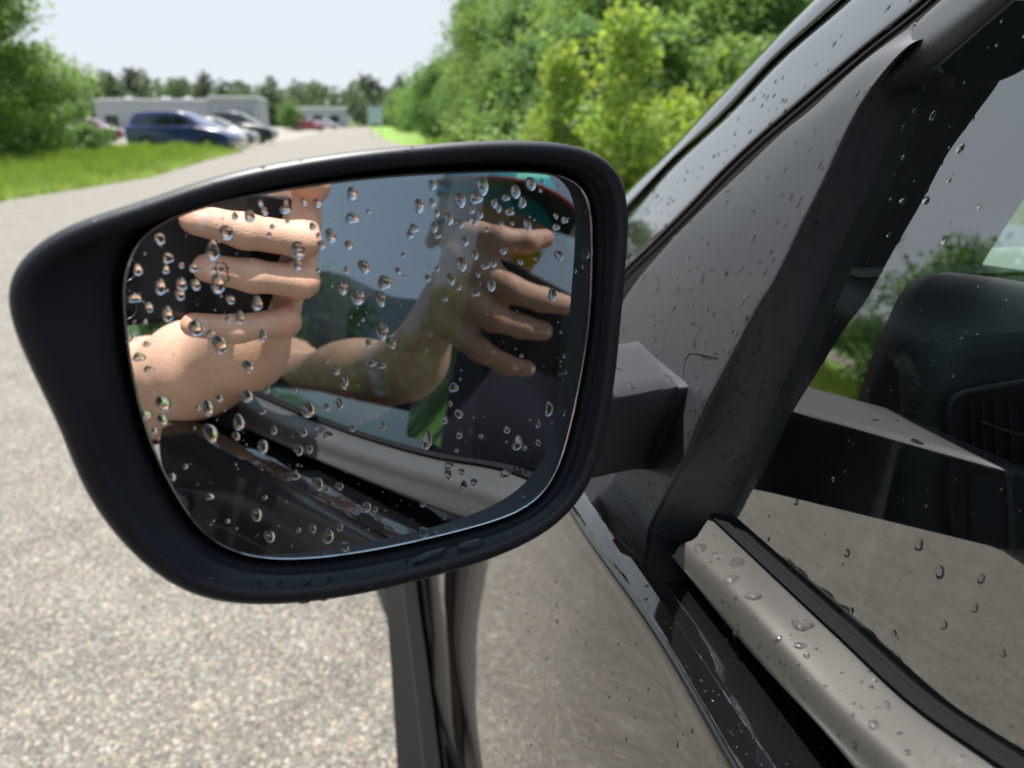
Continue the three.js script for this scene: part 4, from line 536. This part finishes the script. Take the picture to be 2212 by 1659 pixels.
// ------------------------------------------------------------------ parked cars
function suv(label, paint, x, z, turn, o = {}) {
  const c = thing('parked_car', label, 'car', V(x, 0, z), turn, 'cars parked nose to the road'), L = (o.l ?? 4.5) / 4.5, Hh = (o.h ?? 1.66) / 1.66;
  const prof = (l) => l.map(([a, b]) => new THREE.Vector2(a * L, b * Hh));
  const ext = (pts, w, r, taper = 0) => { const s = new THREE.Shape(); s.setFromPoints(new THREE.SplineCurve(prof(pts)).getPoints(90)); const g = new THREE.ExtrudeGeometry(s, { depth: w - 2 * r, bevelEnabled: true, bevelSize: r, bevelThickness: r, bevelSegments: 4, curveSegments: 4 }).translate(0, 0, -(w - 2 * r) / 2); if (taper) { const p = g.attributes.position; for (let i = 0; i < p.count; i++) { const y = p.getY(i), k = 1 - taper * Math.max(0, y - 0.9); p.setZ(i, p.getZ(i) * k); } } return toCreasedNormals(g, 0.6); };
  const lower = [[-2.1, 0.42], [-2.2, 0.62], [-2.18, 0.95], [-2.0, 1.02], [-0.5, 1.02], [0.75, 1.0], [1.7, 0.86], [2.1, 0.72], [2.2, 0.5], [2.1, 0.32], [1.8, 0.28], [0, 0.27], [-1.8, 0.3], [-2.1, 0.42]];
  const cabin = o.pickup ? [[-0.75, 0.98], [-0.6, 1.5], [-0.3, 1.6], [0.5, 1.58], [1.0, 1.3], [1.4, 0.98], [0.4, 0.96], [-0.75, 0.98]] : [[-2.12, 0.98], [-1.95, 1.4], [-1.65, 1.58], [-0.6, 1.63], [0.2, 1.58], [0.75, 1.3], [1.2, 0.98], [0, 0.94], [-2.12, 0.98]];
  mesh('body', ext(lower, 1.82, 0.1), paint, c); mesh('cabin', ext(cabin, 1.66, 0.08, 0.32), paint, c);
  const glassM = std(lin(0.015, 0.02, 0.022), 0.03, { clearcoat: 1 }), win = o.pickup ? [[[-0.5, 1.06], [-0.42, 1.44], [0.05, 1.5], [0.05, 1.06]], [[0.12, 1.06], [0.12, 1.5], [0.45, 1.48], [0.92, 1.26], [1.15, 1.06]]] : [[[-1.75, 1.08], [-1.65, 1.42], [-1.2, 1.5], [-1.0, 1.06]], [[-0.9, 1.06], [-1.05, 1.5], [-0.25, 1.53], [-0.2, 1.06]], [[-0.12, 1.06], [-0.16, 1.53], [0.2, 1.49], [0.62, 1.26], [0.95, 1.04]]];
  for (const s of [1, -1]) for (const w of win) { const sh = new THREE.Shape(prof(w)); const g = new THREE.ExtrudeGeometry(sh, { depth: 0.02, bevelEnabled: false }), p = g.attributes.position; for (let i = 0; i < p.count; i++) { const y = p.getY(i); p.setZ(i, s * ((0.83 + 0.012 + (p.getZ(i) - 0.01)) * (1 - 0.32 * Math.max(0, y - 0.9)))); } g.computeVertexNormals(); mesh('side_window', g, glassM, c); }
  const ws = o.pickup ? [[0.52, 1.565], [1.38, 1.02]] : [[0.24, 1.56], [1.16, 1.02]];
  mesh('windscreen', loft([[[ws[0][0] + 0.035, ws[0][1], 0.6], [ws[1][0] + 0.03, ws[1][1] + 0.02, 0.72]], [[ws[0][0] + 0.035, ws[0][1], -0.6], [ws[1][0] + 0.03, ws[1][1] + 0.02, -0.72]]].map((l) => l.map(([a, b, d]) => V(a * L, b * Hh, d))), 0), glassM, c);
  for (const s of [1, -1]) { mesh('headlight', put(rbox(0.3, 0.14, 0.36, 0.05, 3), 2.02 * L, 0.78 * Hh, s * 0.66), M.chrome, c); mesh('taillight', put(rbox(0.14, 0.3, 0.26, 0.05, 3), -2.14 * L, 0.95 * Hh, s * 0.76), std(lin(0.35, 0.02, 0.02), 0.2), c); mesh('door_mirror', put(rbox(0.14, 0.14, 0.2, 0.05, 3), 0.72 * L, 1.08 * Hh, s * 0.98), paint, c); mesh('sill', put(rbox(2.2 * L, 0.14, 0.06, 0.02), 0, 0.33, s * 0.9), M.cladding, c); }
  for (const s of [1, -1]) for (const a of [-1.35, 1.35]) { const w = group('wheel', c); mesh('arch', put(new THREE.TorusGeometry(0.37, 0.035, 8, 30, Math.PI), a * L, 0.36, s * 0.9), M.cladding, w); mesh('tyre', put(new THREE.TorusGeometry(0.26, 0.1, 12, 32), a * L, 0.35, s * 0.84), M.rubber, w); mesh('rim', put(new THREE.CylinderGeometry(0.21, 0.21, 0.16, 20), a * L, 0.35, s * 0.86, Math.PI / 2), std(lin(0.4, 0.4, 0.42), 0.3, { metalness: 0.8 }), w); }
  return c;
}
const carPaint = (r, g, b, m = 0) => std(lin(r, g, b), 0.3, { clearcoat: 1, clearcoatRoughness: 0.03, metalness: m });
suv('blue suv parked nearest, nose to the road, rear tail light at its left', carPaint(0.004, 0.02, 0.15), -7.75, -36.4, -0.16, { l: 4.25 });
suv('silver car behind the blue suv', carPaint(0.45, 0.46, 0.48, 0.4), -8.0, -40.0, -0.12, { h: 1.45, l: 4.3 });
suv('dark grey car third in the row', carPaint(0.07, 0.07, 0.075, 0.3), -7.9, -43.8, -0.1, { h: 1.45, l: 4.3 });
suv('black pickup farther along the row', carPaint(0.008, 0.010, 0.014), -8.1, -50.5, -0.1, { pickup: true, l: 5.3, h: 1.8 });
suv('white car beyond the black pickup', carPaint(0.6, 0.62, 0.64), -8.6, -58, -0.1, { h: 1.5 });
suv('red car by the far end of the row', carPaint(0.35, 0.02, 0.02), ...((p) => [p[0], p[1]])(atPx(668, 268, 118)), -0.1, { h: 1.5 });
suv('white car last in the row', carPaint(0.6, 0.62, 0.64), ...((p) => [p[0], p[1]])(atPx(706, 268, 150)), -0.1, { h: 1.5 });
suv('maroon car half hidden by the left tree', carPaint(0.16, 0.02, 0.05), ...((p) => [p[0], p[1]])(atPx(192, 290, 62)), 0.1, { h: 1.5 });
suv('white car glimpsed through the left tree', carPaint(0.6, 0.62, 0.64), ...((p) => [p[0], p[1]])(atPx(125, 292, 62)), 0.1, { h: 1.5 });

// ------------------------------------------------------------------ rain drops
scene.updateMatrixWorld(true);
const caster = new THREE.Raycaster(), wet = {};
car.traverse((o) => { if (o.isMesh) wet[o.name] = o; });
const dropKinds = ['mirror_glass', 'mirror_bezel', 'mirror_housing', 'mirror_arm', 'mirror_sail', 'window_moulding', 'gloss_strip', 'side_window', 'pillar_cover', 'pillar_channel', 'window_frame', 'door_skin', 'weatherstrip'].map((n) => wet[n]).filter(Boolean);
const strike = (u, v) => { caster.set(EYE, ray(u, v)); const h = caster.intersectObjects(dropKinds, false)[0]; if (!h) return null; const n = h.face.normal.clone(); if (n.dot(caster.ray.direction) > 0) n.negate(); return { p: h.point, n, on: h.object.name, d: h.distance }; };
function dropShape(s, lobes, flat, tail) { // a bead with an uneven rim, fuller below; tail > 0 draws the upper end out
  seed = s; const A = 26, R = 9, ph = rr(0, 6), ph2 = rr(0, 6), pos = [], idx = [];
  for (let r = 0; r <= R; r++) for (let i = 0; i < A; i++) { const a = i / A * 2 * Math.PI, t = r / R, e = Math.cos(t * Math.PI / 2), w = 1 + lobes * (0.6 * Math.sin(2 * a + ph) + 0.4 * Math.sin(3 * a + ph2)) * (1 - t * 0.6); let x = Math.cos(a) * w * Math.sin((1 - t) * Math.PI / 2), y = Math.sin(a) * w * Math.sin((1 - t) * Math.PI / 2), z = flat * Math.sin(t * Math.PI / 2); if (tail && y > 0) { y *= 1 + tail; x *= 1 - 0.5 * tail * Math.min(1, y / (1 + tail)); z *= 1 - 0.4 * tail * Math.min(1, y / (1 + tail)); } z *= 1 - 0.22 * y; y -= 0.12 * z; pos.push(x, y, z); }
  for (let r = 0; r < R; r++) for (let i = 0; i < A; i++) { const a = r * A + i, b = r * A + (i + 1) % A; idx.push(a, b, b + A, a, b + A, a + A); }
  const g = new THREE.BufferGeometry(); g.setAttribute('position', new THREE.Float32BufferAttribute(pos, 3)); g.setAttribute('uv', new THREE.Float32BufferAttribute(new Float32Array(pos.length / 3 * 2), 2)); g.setIndex(idx); const q = mergeVertices(g, 1e-5); q.computeVertexNormals(); return q;
}
const DS = [dropShape(1, 0.06, 0.52, 0), dropShape(2, 0.12, 0.46, 0), dropShape(3, 0.20, 0.40, 0), dropShape(4, 0.10, 0.46, 0.45), dropShape(15, 0.30, 0.34, 0), dropShape(6, 0.24, 0.38, 0.15)];
const beads = [];
// u, v in the photograph, width in its pixels, shape, stretch, lean
function bead(u, v, w, k = -1, stretch = 1, lean = 0, only) { const h = strike(u, v); if (!h || (only && h.on !== only)) return; beads.push({ ...h, u, v, px: w * Math.sqrt(stretch), r: w / 2 * h.d / FL, k: k < 0 ? Math.floor(rnd() * 6) : k, stretch, lean }); }
seed = 77;
const C4 = (x, y) => [(400 + x * 1.0249) * 0.5421, (600 + y * 1.0249) * 0.5421];
// beads on the glass: x, y, size in the enlarged view of the mirror
const glassBeads = [232, 343, 20, 263, 418, 20, 148, 467, 18, 315, 445, 11, 255, 465, 14, 362, 455, 16, 490, 320, 27, 437, 395, 27, 580, 255, 22, 523, 257, 12, 720, 225, 23, 638, 237, 16, 623, 205, 12, 668, 297, 10, 656, 328, 10, 770, 388, 30, 768, 447, 18, 727, 275, 9, 792, 200, 14, 845, 205, 18, 978, 170, 24, 978, 263, 23, 825, 295, 14, 895, 333, 23, 848, 330, 11, 860, 367, 16, 965, 367, 18, 1043, 237, 9, 1025, 453, 23, 957, 466, 11, 848, 466, 9, 1103, 513, 28, 1158, 467, 14, 942, 535, 22, 1000, 568, 30, 1090, 575, 24, 1178, 405, 9, 1020, 657, 9, 1095, 700, 28, 1130, 747, 20, 1043, 747, 14, 1058, 825, 16, 1095, 835, 14, 917, 855, 16, 948, 900, 21, 930, 985, 19, 880, 997, 14, 808, 1008, 26, 757, 932, 9, 648, 932, 11, 575, 840, 21, 573, 955, 23, 463, 963, 14, 420, 1000, 26, 380, 1000, 9, 430, 1100, 30, 245, 985, 27, 243, 1047, 18, 175, 1028, 18, 212, 1088, 12, 187, 850, 14, 150, 803, 18, 180, 752, 12, 110, 730, 14, 370, 690, 28, 430, 710, 14, 632, 723, 17, 465, 755, 27, 543, 652, 18, 498, 655, 12, 610, 597, 21, 505, 580, 16, 457, 520, 28, 370, 520, 21, 315, 520, 23, 310, 560, 18, 235, 530, 23, 262, 635, 23, 190, 610, 16, 135, 573, 18, 98, 622, 18, 95, 540, 9, 175, 665, 9, 540, 1060, 23, 528, 1110, 14, 632, 1150, 23, 675, 1090, 14, 630, 1015, 11, 770, 1165, 18, 812, 1160, 16, 790, 1097, 14, 838, 1078, 9, 840, 1113, 9, 885, 1105, 16, 980, 1080, 14, 1098, 1073, 11, 1268, 1130, 27, 1373, 920, 20, 1360, 983, 11, 1393, 1023, 18, 1395, 1105, 15, 1480, 1110, 11, 1340, 1050, 13, 1385, 1165, 9, 1355, 1225, 20, 1353, 1260, 20, 1405, 1250, 13, 1413, 1307, 18, 1452, 1290, 16, 1575, 1255, 23, 1620, 1140, 25, 1580, 1085, 16, 1700, 1065, 13, 1740, 1003, 27, 1797, 1018, 13, 1700, 1135, 13, 1650, 1155, 11, 1645, 1340, 9, 1800, 797, 9, 1805, 862, 9, 1637, 797, 8, 1530, 780, 7, 755, 1265, 16, 845, 1295, 23, 880, 1320, 11, 928, 1305, 16, 1033, 1385, 20, 1068, 1395, 11, 608, 1415, 23, 658, 1500, 20, 640, 1348, 9, 495, 1440, 9, 425, 1345, 14, 380, 1475, 20, 282, 1268, 14, 233, 1210, 14, 332, 1228, 9, 885, 1498, 25, 825, 1468, 16, 930, 1463, 14, 950, 1540, 18, 1255, 1485, 20, 1253, 1375, 11, 1305, 1478, 9, 770, 1475, 9];
const glassBeads2 = [1290, 135, 18, 1238, 215, 23, 1308, 243, 14, 1290, 203, 16, 1355, 265, 20, 1398, 193, 27, 1485, 140, 28, 1458, 185, 26, 1443, 232, 14, 1475, 248, 16, 1397, 285, 16, 1430, 275, 8, 1455, 278, 11, 1530, 205, 16, 1548, 225, 14, 1575, 183, 16, 1612, 160, 25, 1640, 205, 18, 1590, 238, 18, 1672, 130, 25, 1718, 120, 9, 1710, 155, 9, 1557, 283, 9, 1600, 283, 9, 1660, 290, 20, 1500, 308, 9, 1298, 300, 16, 1310, 330, 14, 1218, 302, 18, 1203, 328, 16, 1417, 353, 16, 1567, 388, 16, 1455, 405, 18, 1405, 440, 25, 1310, 460, 9, 1273, 495, 14, 1362, 500, 20, 1393, 530, 12, 1340, 575, 12, 1457, 553, 16, 1520, 523, 20, 1495, 447, 18, 1527, 438, 16, 1468, 480, 12, 1632, 432, 12, 1783, 408, 20, 1885, 403, 18, 1770, 297, 16, 1803, 270, 16, 1770, 255, 11, 1758, 560, 21, 1845, 467, 9, 1870, 450, 9, 1895, 240, 12, 1690, 420, 7];
for (const L of [glassBeads, glassBeads2]) for (let i = 0; i < L.length; i += 3) { const [u, v] = C4(L[i], L[i + 1]), w = L[i + 2] * 1.0249 * 0.5421 * 2.1; bead(u, v, w * rr(0.88, 1.0), -1, w > 22 ? rr(1.0, 1.45) : rr(0.9, 1.2), rr(-0.25, 0.1), 'mirror_glass'); }
// larger beads on trim and rails: u, v, width, stretch, lean
const big = [[1735, 467, 17, 1.05, 0], [1850, 343, 24, 1.1, 0], [1842, 404, 16, 1.2, 0], [1838, 365, 14, 1.2, 0], [1808, 370, 14, 1.3, -0.3], [1812, 436, 13, 1.2, 0], [1755, 530, 18, 1.3, 0], [1764, 481, 14, 1.1, 0], [1697, 486, 13, 1.0, 0], [1879, 190, 13, 1.1, 0], [1869, 198, 10, 1.1, 0], [1869, 215, 9, 1, 0], [1883, 210, 11, 1, 0], [1840, 278, 14, 1.3, -0.6], [1820, 294, 9, 1.2, -0.4], [1807, 308, 11, 1, 0], [1796, 341, 8, 1, 0], [1947, 190, 16, 0.8, 0], [1720, 575, 10, 1, 0], [1705, 540, 8, 1, 0], [1722, 676, 9, 1, 0], [1580, 777, 8, 1, 0], [1580, 910, 10, 1, 0], [1544, 763, 13, 0.8, 0], [1510, 843, 11, 1, 0], [1518, 867, 16, 1.7, -0.5], [1500, 893, 13, 1.3, -0.5], [1489, 933, 13, 1.8, -0.6], [1470, 1002, 13, 1.2, 0], [1460, 1000, 8, 1.3, 0], [1375, 1088, 9, 1.5, -0.3], [1410, 1078, 9, 1.8, -0.3], [1440, 1045, 7, 1, 0], [1447, 1024, 7, 1.3, -0.3], [1414, 1047, 7, 1, 0], [1557, 868, 9, 1, 0], [1350, 1140, 8, 1.6, 0], [1446, 1010, 8, 1.3, 0], [1362, 835, 26, 0.55, 0], [1445, 820, 34, 0.45, 0.1], [1335, 798, 14, 1.7, 0], [1330, 870, 8, 1.3, 0], [1378, 885, 8, 1.2, 0], [1383, 910, 11, 1.1, 0],
  [1578, 1252, 30, 0.9, 0], [1592, 1215, 34, 0.6, 0.3], [1628, 1288, 30, 1.05, 0], [1512, 1185, 30, 0.7, 0], [1545, 1198, 16, 0.9, 0], [1535, 1215, 9, 1, 0], [1552, 1208, 9, 1, 0], [1730, 1350, 38, 0.75, 0.3], [1726, 1395, 20, 0.95, 0], [1680, 1380, 18, 1, 0], [1742, 1416, 14, 0.7, 0], [1763, 1402, 7, 1, 0], [1590, 1293, 8, 1, 0], [1600, 1290, 9, 0.8, 0], [1575, 1310, 7, 1, 0], [1640, 1395, 11, 1.6, 0], [1590, 1365, 22, 1.6, 0.3], [1742, 1470, 12, 1.1, 0], [1726, 1492, 8, 1.4, 0], [1695, 1435, 6, 1, 0], [1890, 1470, 9, 1, 0], [1640, 1438, 7, 1, 0], [1887, 1565, 22, 0.7, 0], [1848, 1610, 12, 1, 0], [1915, 1520, 14, 0.6, 0], [1845, 1520, 8, 1, 0], [1960, 1625, 14, 0.8, 0],
  [1717, 1548, 9, 1, 0], [1690, 1568, 10, 1, 0], [1660, 1550, 7, 1, 0], [1620, 1430, 6, 1, 0], [1395, 1295, 8, 1, 0], [1397, 1266, 9, 1.2, 0], [1560, 1300, 8, 0.8, 0], [1480, 1290, 6, 1, 0], [1495, 1580, 9, 1.6, 0], [1463, 1610, 11, 1.7, 0], [1400, 1490, 8, 1.4, 0],
  [1925, 55, 16, 1.5, -0.6], [1918, 18, 12, 1.6, -0.6], [1973, 55, 13, 1, -0.5], [1998, 10, 16, 1.4, -0.5], [1658, 210, 8, 1.5, -0.5], [1628, 215, 8, 1.9, -0.5], [1620, 285, 9, 1.5, -0.5], [1637, 132, 15, 0.8, 0], [1690, 96, 8, 1.4, -0.5], [1658, 128, 10, 1, 0], [1540, 250, 9, 1, 0], [1383, 480, 11, 1.3, -0.4], [1368, 545, 11, 1.2, 0], [1440, 360, 12, 0.8, -0.4], [1416, 388, 11, 0.8, -0.4], [1372, 570, 9, 1, 0],
  [2075, 320, 18, 1.2, -0.6], [2015, 250, 14, 1.3, -0.5], [2000, 433, 17, 0.9, 0.4], [1950, 433, 14, 0.7, 0.3], [2040, 520, 16, 1.0, 0], [2050, 390, 10, 1.3, -0.4], [2115, 447, 10, 0.9, 0], [1975, 240, 8, 1.4, -0.5], [1952, 275, 9, 1.3, -0.4], [1952, 340, 10, 1.5, -0.4], [1920, 508, 10, 1.2, -0.3], [1925, 430, 8, 1.3, -0.4], [1720, 1085, 13, 1.2, 0], [1830, 1195, 16, 1.0, 0], [1985, 1180, 20, 1.0, 0], [2030, 1235, 24, 1.1, 0.3], [2120, 1250, 18, 1.3, 0], [1840, 1320, 13, 1.2, 0], [1825, 1350, 9, 1, 0], [2040, 1350, 16, 1.2, 0], [2105, 1315, 15, 1.2, 0], [1932, 1368, 12, 1, 0], [2165, 1410, 15, 1.3, 0], [1800, 1035, 10, 1.1, 0], [1660, 1165, 9, 1, 0],
  [467, 1300, 15, 0.8, 0], [568, 1308, 15, 0.8, 0], [657, 1300, 20, 0.7, 0], [700, 1295, 12, 0.8, 0], [835, 1270, 9, 0.8, 0], [960, 1228, 13, 0.9, 0], [742, 1280, 10, 1.2, 0], [800, 1268, 9, 0.9, 0], [925, 1200, 36, 0.25, 0.15], [1015, 1175, 34, 0.25, 0.15], [663, 1256, 16, 0.6, 0.4], [455, 1250, 16, 0.5, 0.4], [1130, 300, 28, 0.5, 0], [1090, 304, 9, 0.8, 0], [1040, 305, 9, 0.8, 0], [880, 326, 9, 1, 0], [930, 325, 9, 1, 0], [997, 322, 10, 1, 0], [1255, 312, 16, 0.6, 0], [1215, 345, 14, 0.7, 0], [685, 332, 9, 0.9, 0], [583, 348, 24, 0.5, 0.15], [406, 388, 9, 0.9, 0], [348, 403, 9, 0.9, 0], [130, 485, 8, 1, 0], [1324, 560, 10, 1.2, 0], [1318, 700, 11, 1.4, 0], [1305, 650, 7, 1, 0], [1312, 780, 8, 1.2, 0], [1290, 880, 9, 1.3, 0], [1272, 960, 9, 1.3, 0], [1282, 985, 8, 1, 0], [1246, 1060, 10, 1.1, 0], [1228, 1085, 9, 1.2, 0], [1262, 1062, 7, 1, 0], [270, 770, 12, 1.3, -0.5], [278, 838, 10, 1.5, 0.3], [312, 900, 9, 1.2, 0.3], [150, 690, 7, 1.5, 0], [160, 1040, 9, 1, 0], [258, 1155, 8, 1, 0]];
for (const b of big) bead(b[0], b[1], b[2], -1, b[3], b[4]);
{ // seam of the cover plate at the foot of the trim
  const seam = [[1462, 950], [1472, 860], [1481, 778], [1488, 766], [1500, 763], [1550, 772], [1592, 781]].map(([u, v]) => { caster.set(EYE, ray(u, v)); const h = caster.intersectObject(wet.mirror_sail, false)[0]; return h && h.point; }).filter(Boolean);
  mesh('trim_seam', tubeOf(seam, 0.0004, 60, 5), M.dark, car);
}
// smaller rain over the trim, the door, the strip and the pillar
const inside = (u, v, P) => { let c = false; for (let i = 0, j = P.length - 1; i < P.length; j = i++) { const [x, y] = P[i], [a, b] = P[j]; if ((y > v) !== (b > v) && u < (a - x) * (v - y) / (b - y) + x) c = !c; } return c; };
function rain(n, box, on, w0, w1, stretch, lean, dense) { let k = 0, tries = 0; while (k < n && tries++ < n * 30) { const u = rr(box[0], box[2]), v = rr(box[1], box[3]); if (dense && rnd() > dense(u, v)) continue; const before = beads.length; bead(u, v, lerp(w0, w1, Math.pow(rnd(), 2.2)), -1, rr(stretch[0], stretch[1]), lean + rr(-0.15, 0.15), on); if (beads.length > before) k++; } }
rain(330, [1340, 60, 1960, 1060], 'mirror_sail', 4, 15, [1.1, 2.0], -0.55, (u, v) => clamp((v - 150) / 550, 0.08, 1));
rain(30, [1230, 1040, 1560, 1240], 'mirror_sail', 3.5, 8, [1.1, 1.7], -0.2);
rain(90, [1450, 1140, 2150, 1659], 'window_moulding', 3.5, 11, [0.9, 1.5], -0.1);
rain(110, [1380, 1280, 1820, 1659], 'gloss_strip', 3, 7, [0.9, 1.3], 0);
rain(70, [990, 1230, 1560, 1659], 'door_skin', 3.5, 8.5, [1.2, 1.9], -0.1);
rain(90, [1350, 0, 2000, 640], 'pillar_cover', 3.5, 10, [1.1, 1.9], -0.5, (u, v) => clamp(v / 500, 0.1, 1));
rain(90, [1560, 20, 2212, 1659], 'side_window', 2.5, 6.5, [1.0, 1.5], -0.3);
rain(60, [1270, 320, 1360, 1080], 'mirror_bezel', 4, 10, [0.9, 1.5], 0);
rain(90, [100, 900, 1260, 1310], 'mirror_bezel', 3.5, 9, [0.8, 1.3], 0.2);
rain(75, [60, 295, 1340, 560], 'mirror_bezel', 4, 10, [0.7, 1.2], 0.2);
rain(260, [260, 370, 1280, 1210], 'mirror_glass', 2.2, 6.5, [0.9, 1.4], -0.1);
beads.sort((a, b) => b.px - a.px);
const dropAt = (b, lift = -0.00002) => { const up = V(0, 1, 0).addScaledVector(b.n, -b.n.y); if (up.lengthSq() < 1e-4) up.set(0, 0, -1).addScaledVector(b.n, b.n.z); up.normalize().applyAxisAngle(b.n, b.lean); const x = up.clone().cross(b.n); return new THREE.Matrix4().makeBasis(x, up, b.n).scale(V(b.r / Math.sqrt(b.stretch), b.r * Math.sqrt(b.stretch), b.r * 0.95)).setPosition(b.p.clone().addScaledVector(b.n, lift)); };
const PLACE = { mirror_glass: 'on the mirror glass', mirror_bezel: 'on the black mirror rim', mirror_housing: 'on the shell of the mirror', mirror_arm: 'on the arm of the mirror', mirror_sail: 'on the grey mirror trim', window_moulding: 'on the satin window rail', gloss_strip: 'on the gloss black strip', side_window: 'on the side window', pillar_cover: 'on the gloss black pillar', pillar_channel: 'in the channel beside the pillar', window_frame: 'on the frame over the window', door_skin: 'on the dark paint of the door', weatherstrip: 'on the rubber lip under the window' };
const where = (b) => { if (b.on !== 'mirror_glass') return PLACE[b.on]; const { u, v } = b; if (u < 420 && v < 700 || u < 560 && v > 520 && v < 700) return 'on the mirror glass over the mirrored phone'; if (u < 660 && v < 720) return 'on the mirror glass over the mirrored hand'; if (v > 700 && u < 520 && v < 960) return 'on the mirror glass over the mirrored forearm'; if (u > 900 && v < 640) return 'on the mirror glass over the mirrored head and cap'; if (v < 660) return 'on the mirror glass over the mirrored sky'; if (v > 900) return 'on the mirror glass over the mirrored door'; return 'on the mirror glass over the mirrored cabin'; };
const MAIN = 290, Z = { mirror_sail: (u, v) => v < 320 ? 'near its pointed top' : v < 500 ? 'in its upper half' : v < 700 ? 'beside the mirror shell' : v < 860 ? 'above the mirror arm' : 'at its foot', window_moulding: (u, v) => v < 1300 ? 'at its shaded front end' : v < 1450 ? 'by the shadow edge' : 'farther back along it', side_window: (u, v) => v < 600 ? 'over the mirrored sky' : v < 1080 ? 'over the dark cabin' : 'over the mirrored asphalt', mirror_bezel: (u, v) => v > 1120 ? 'along its lower edge' : v < 420 ? 'along its top edge' : u > 1200 ? 'on its inboard side' : 'on its outboard side', gloss_strip: (u, v) => v < 1400 ? 'near its front' : 'near the picture edge', pillar_cover: (u, v) => v < 240 ? 'in its upper part' : 'in its lower part', door_skin: (u, v) => v < 1430 ? 'just below the mirror' : 'low down' };
beads.slice(0, MAIN).forEach((b) => { const m = mesh('water_drop', DS[b.k], M.water); m.applyMatrix4(dropAt(b)); const w = where(b) + (Z[b.on] ? ' ' + Z[b.on](b.u, b.v) : ''), size = b.px > 26 ? 'very large' : b.px > 19 ? 'large' : b.px > 13 ? 'middling' : b.px > 9 ? 'small' : 'tiny', form = b.stretch > 1.35 ? 'long' : b.stretch < 0.8 ? 'flat wide' : b.k >= 4 ? 'uneven' : 'round'; tag(m, size + ' ' + form + ' rain drop ' + w, 'water drop', size + ' ' + form + ' rain drops ' + w); });
{ const im = new THREE.InstancedMesh(dropShape(8, 0.06, 0.5, 0.1), M.water, Math.max(1, beads.length - MAIN)); beads.slice(MAIN).forEach((b, i) => im.setMatrixAt(i, dropAt(b))); im.name = 'fine_rain_beads'; tag(im, 'fine rain beads scattered over mirror, trim and door', 'water beads', null, 'stuff'); scene.add(im); }
renderer.render(scene, camera);
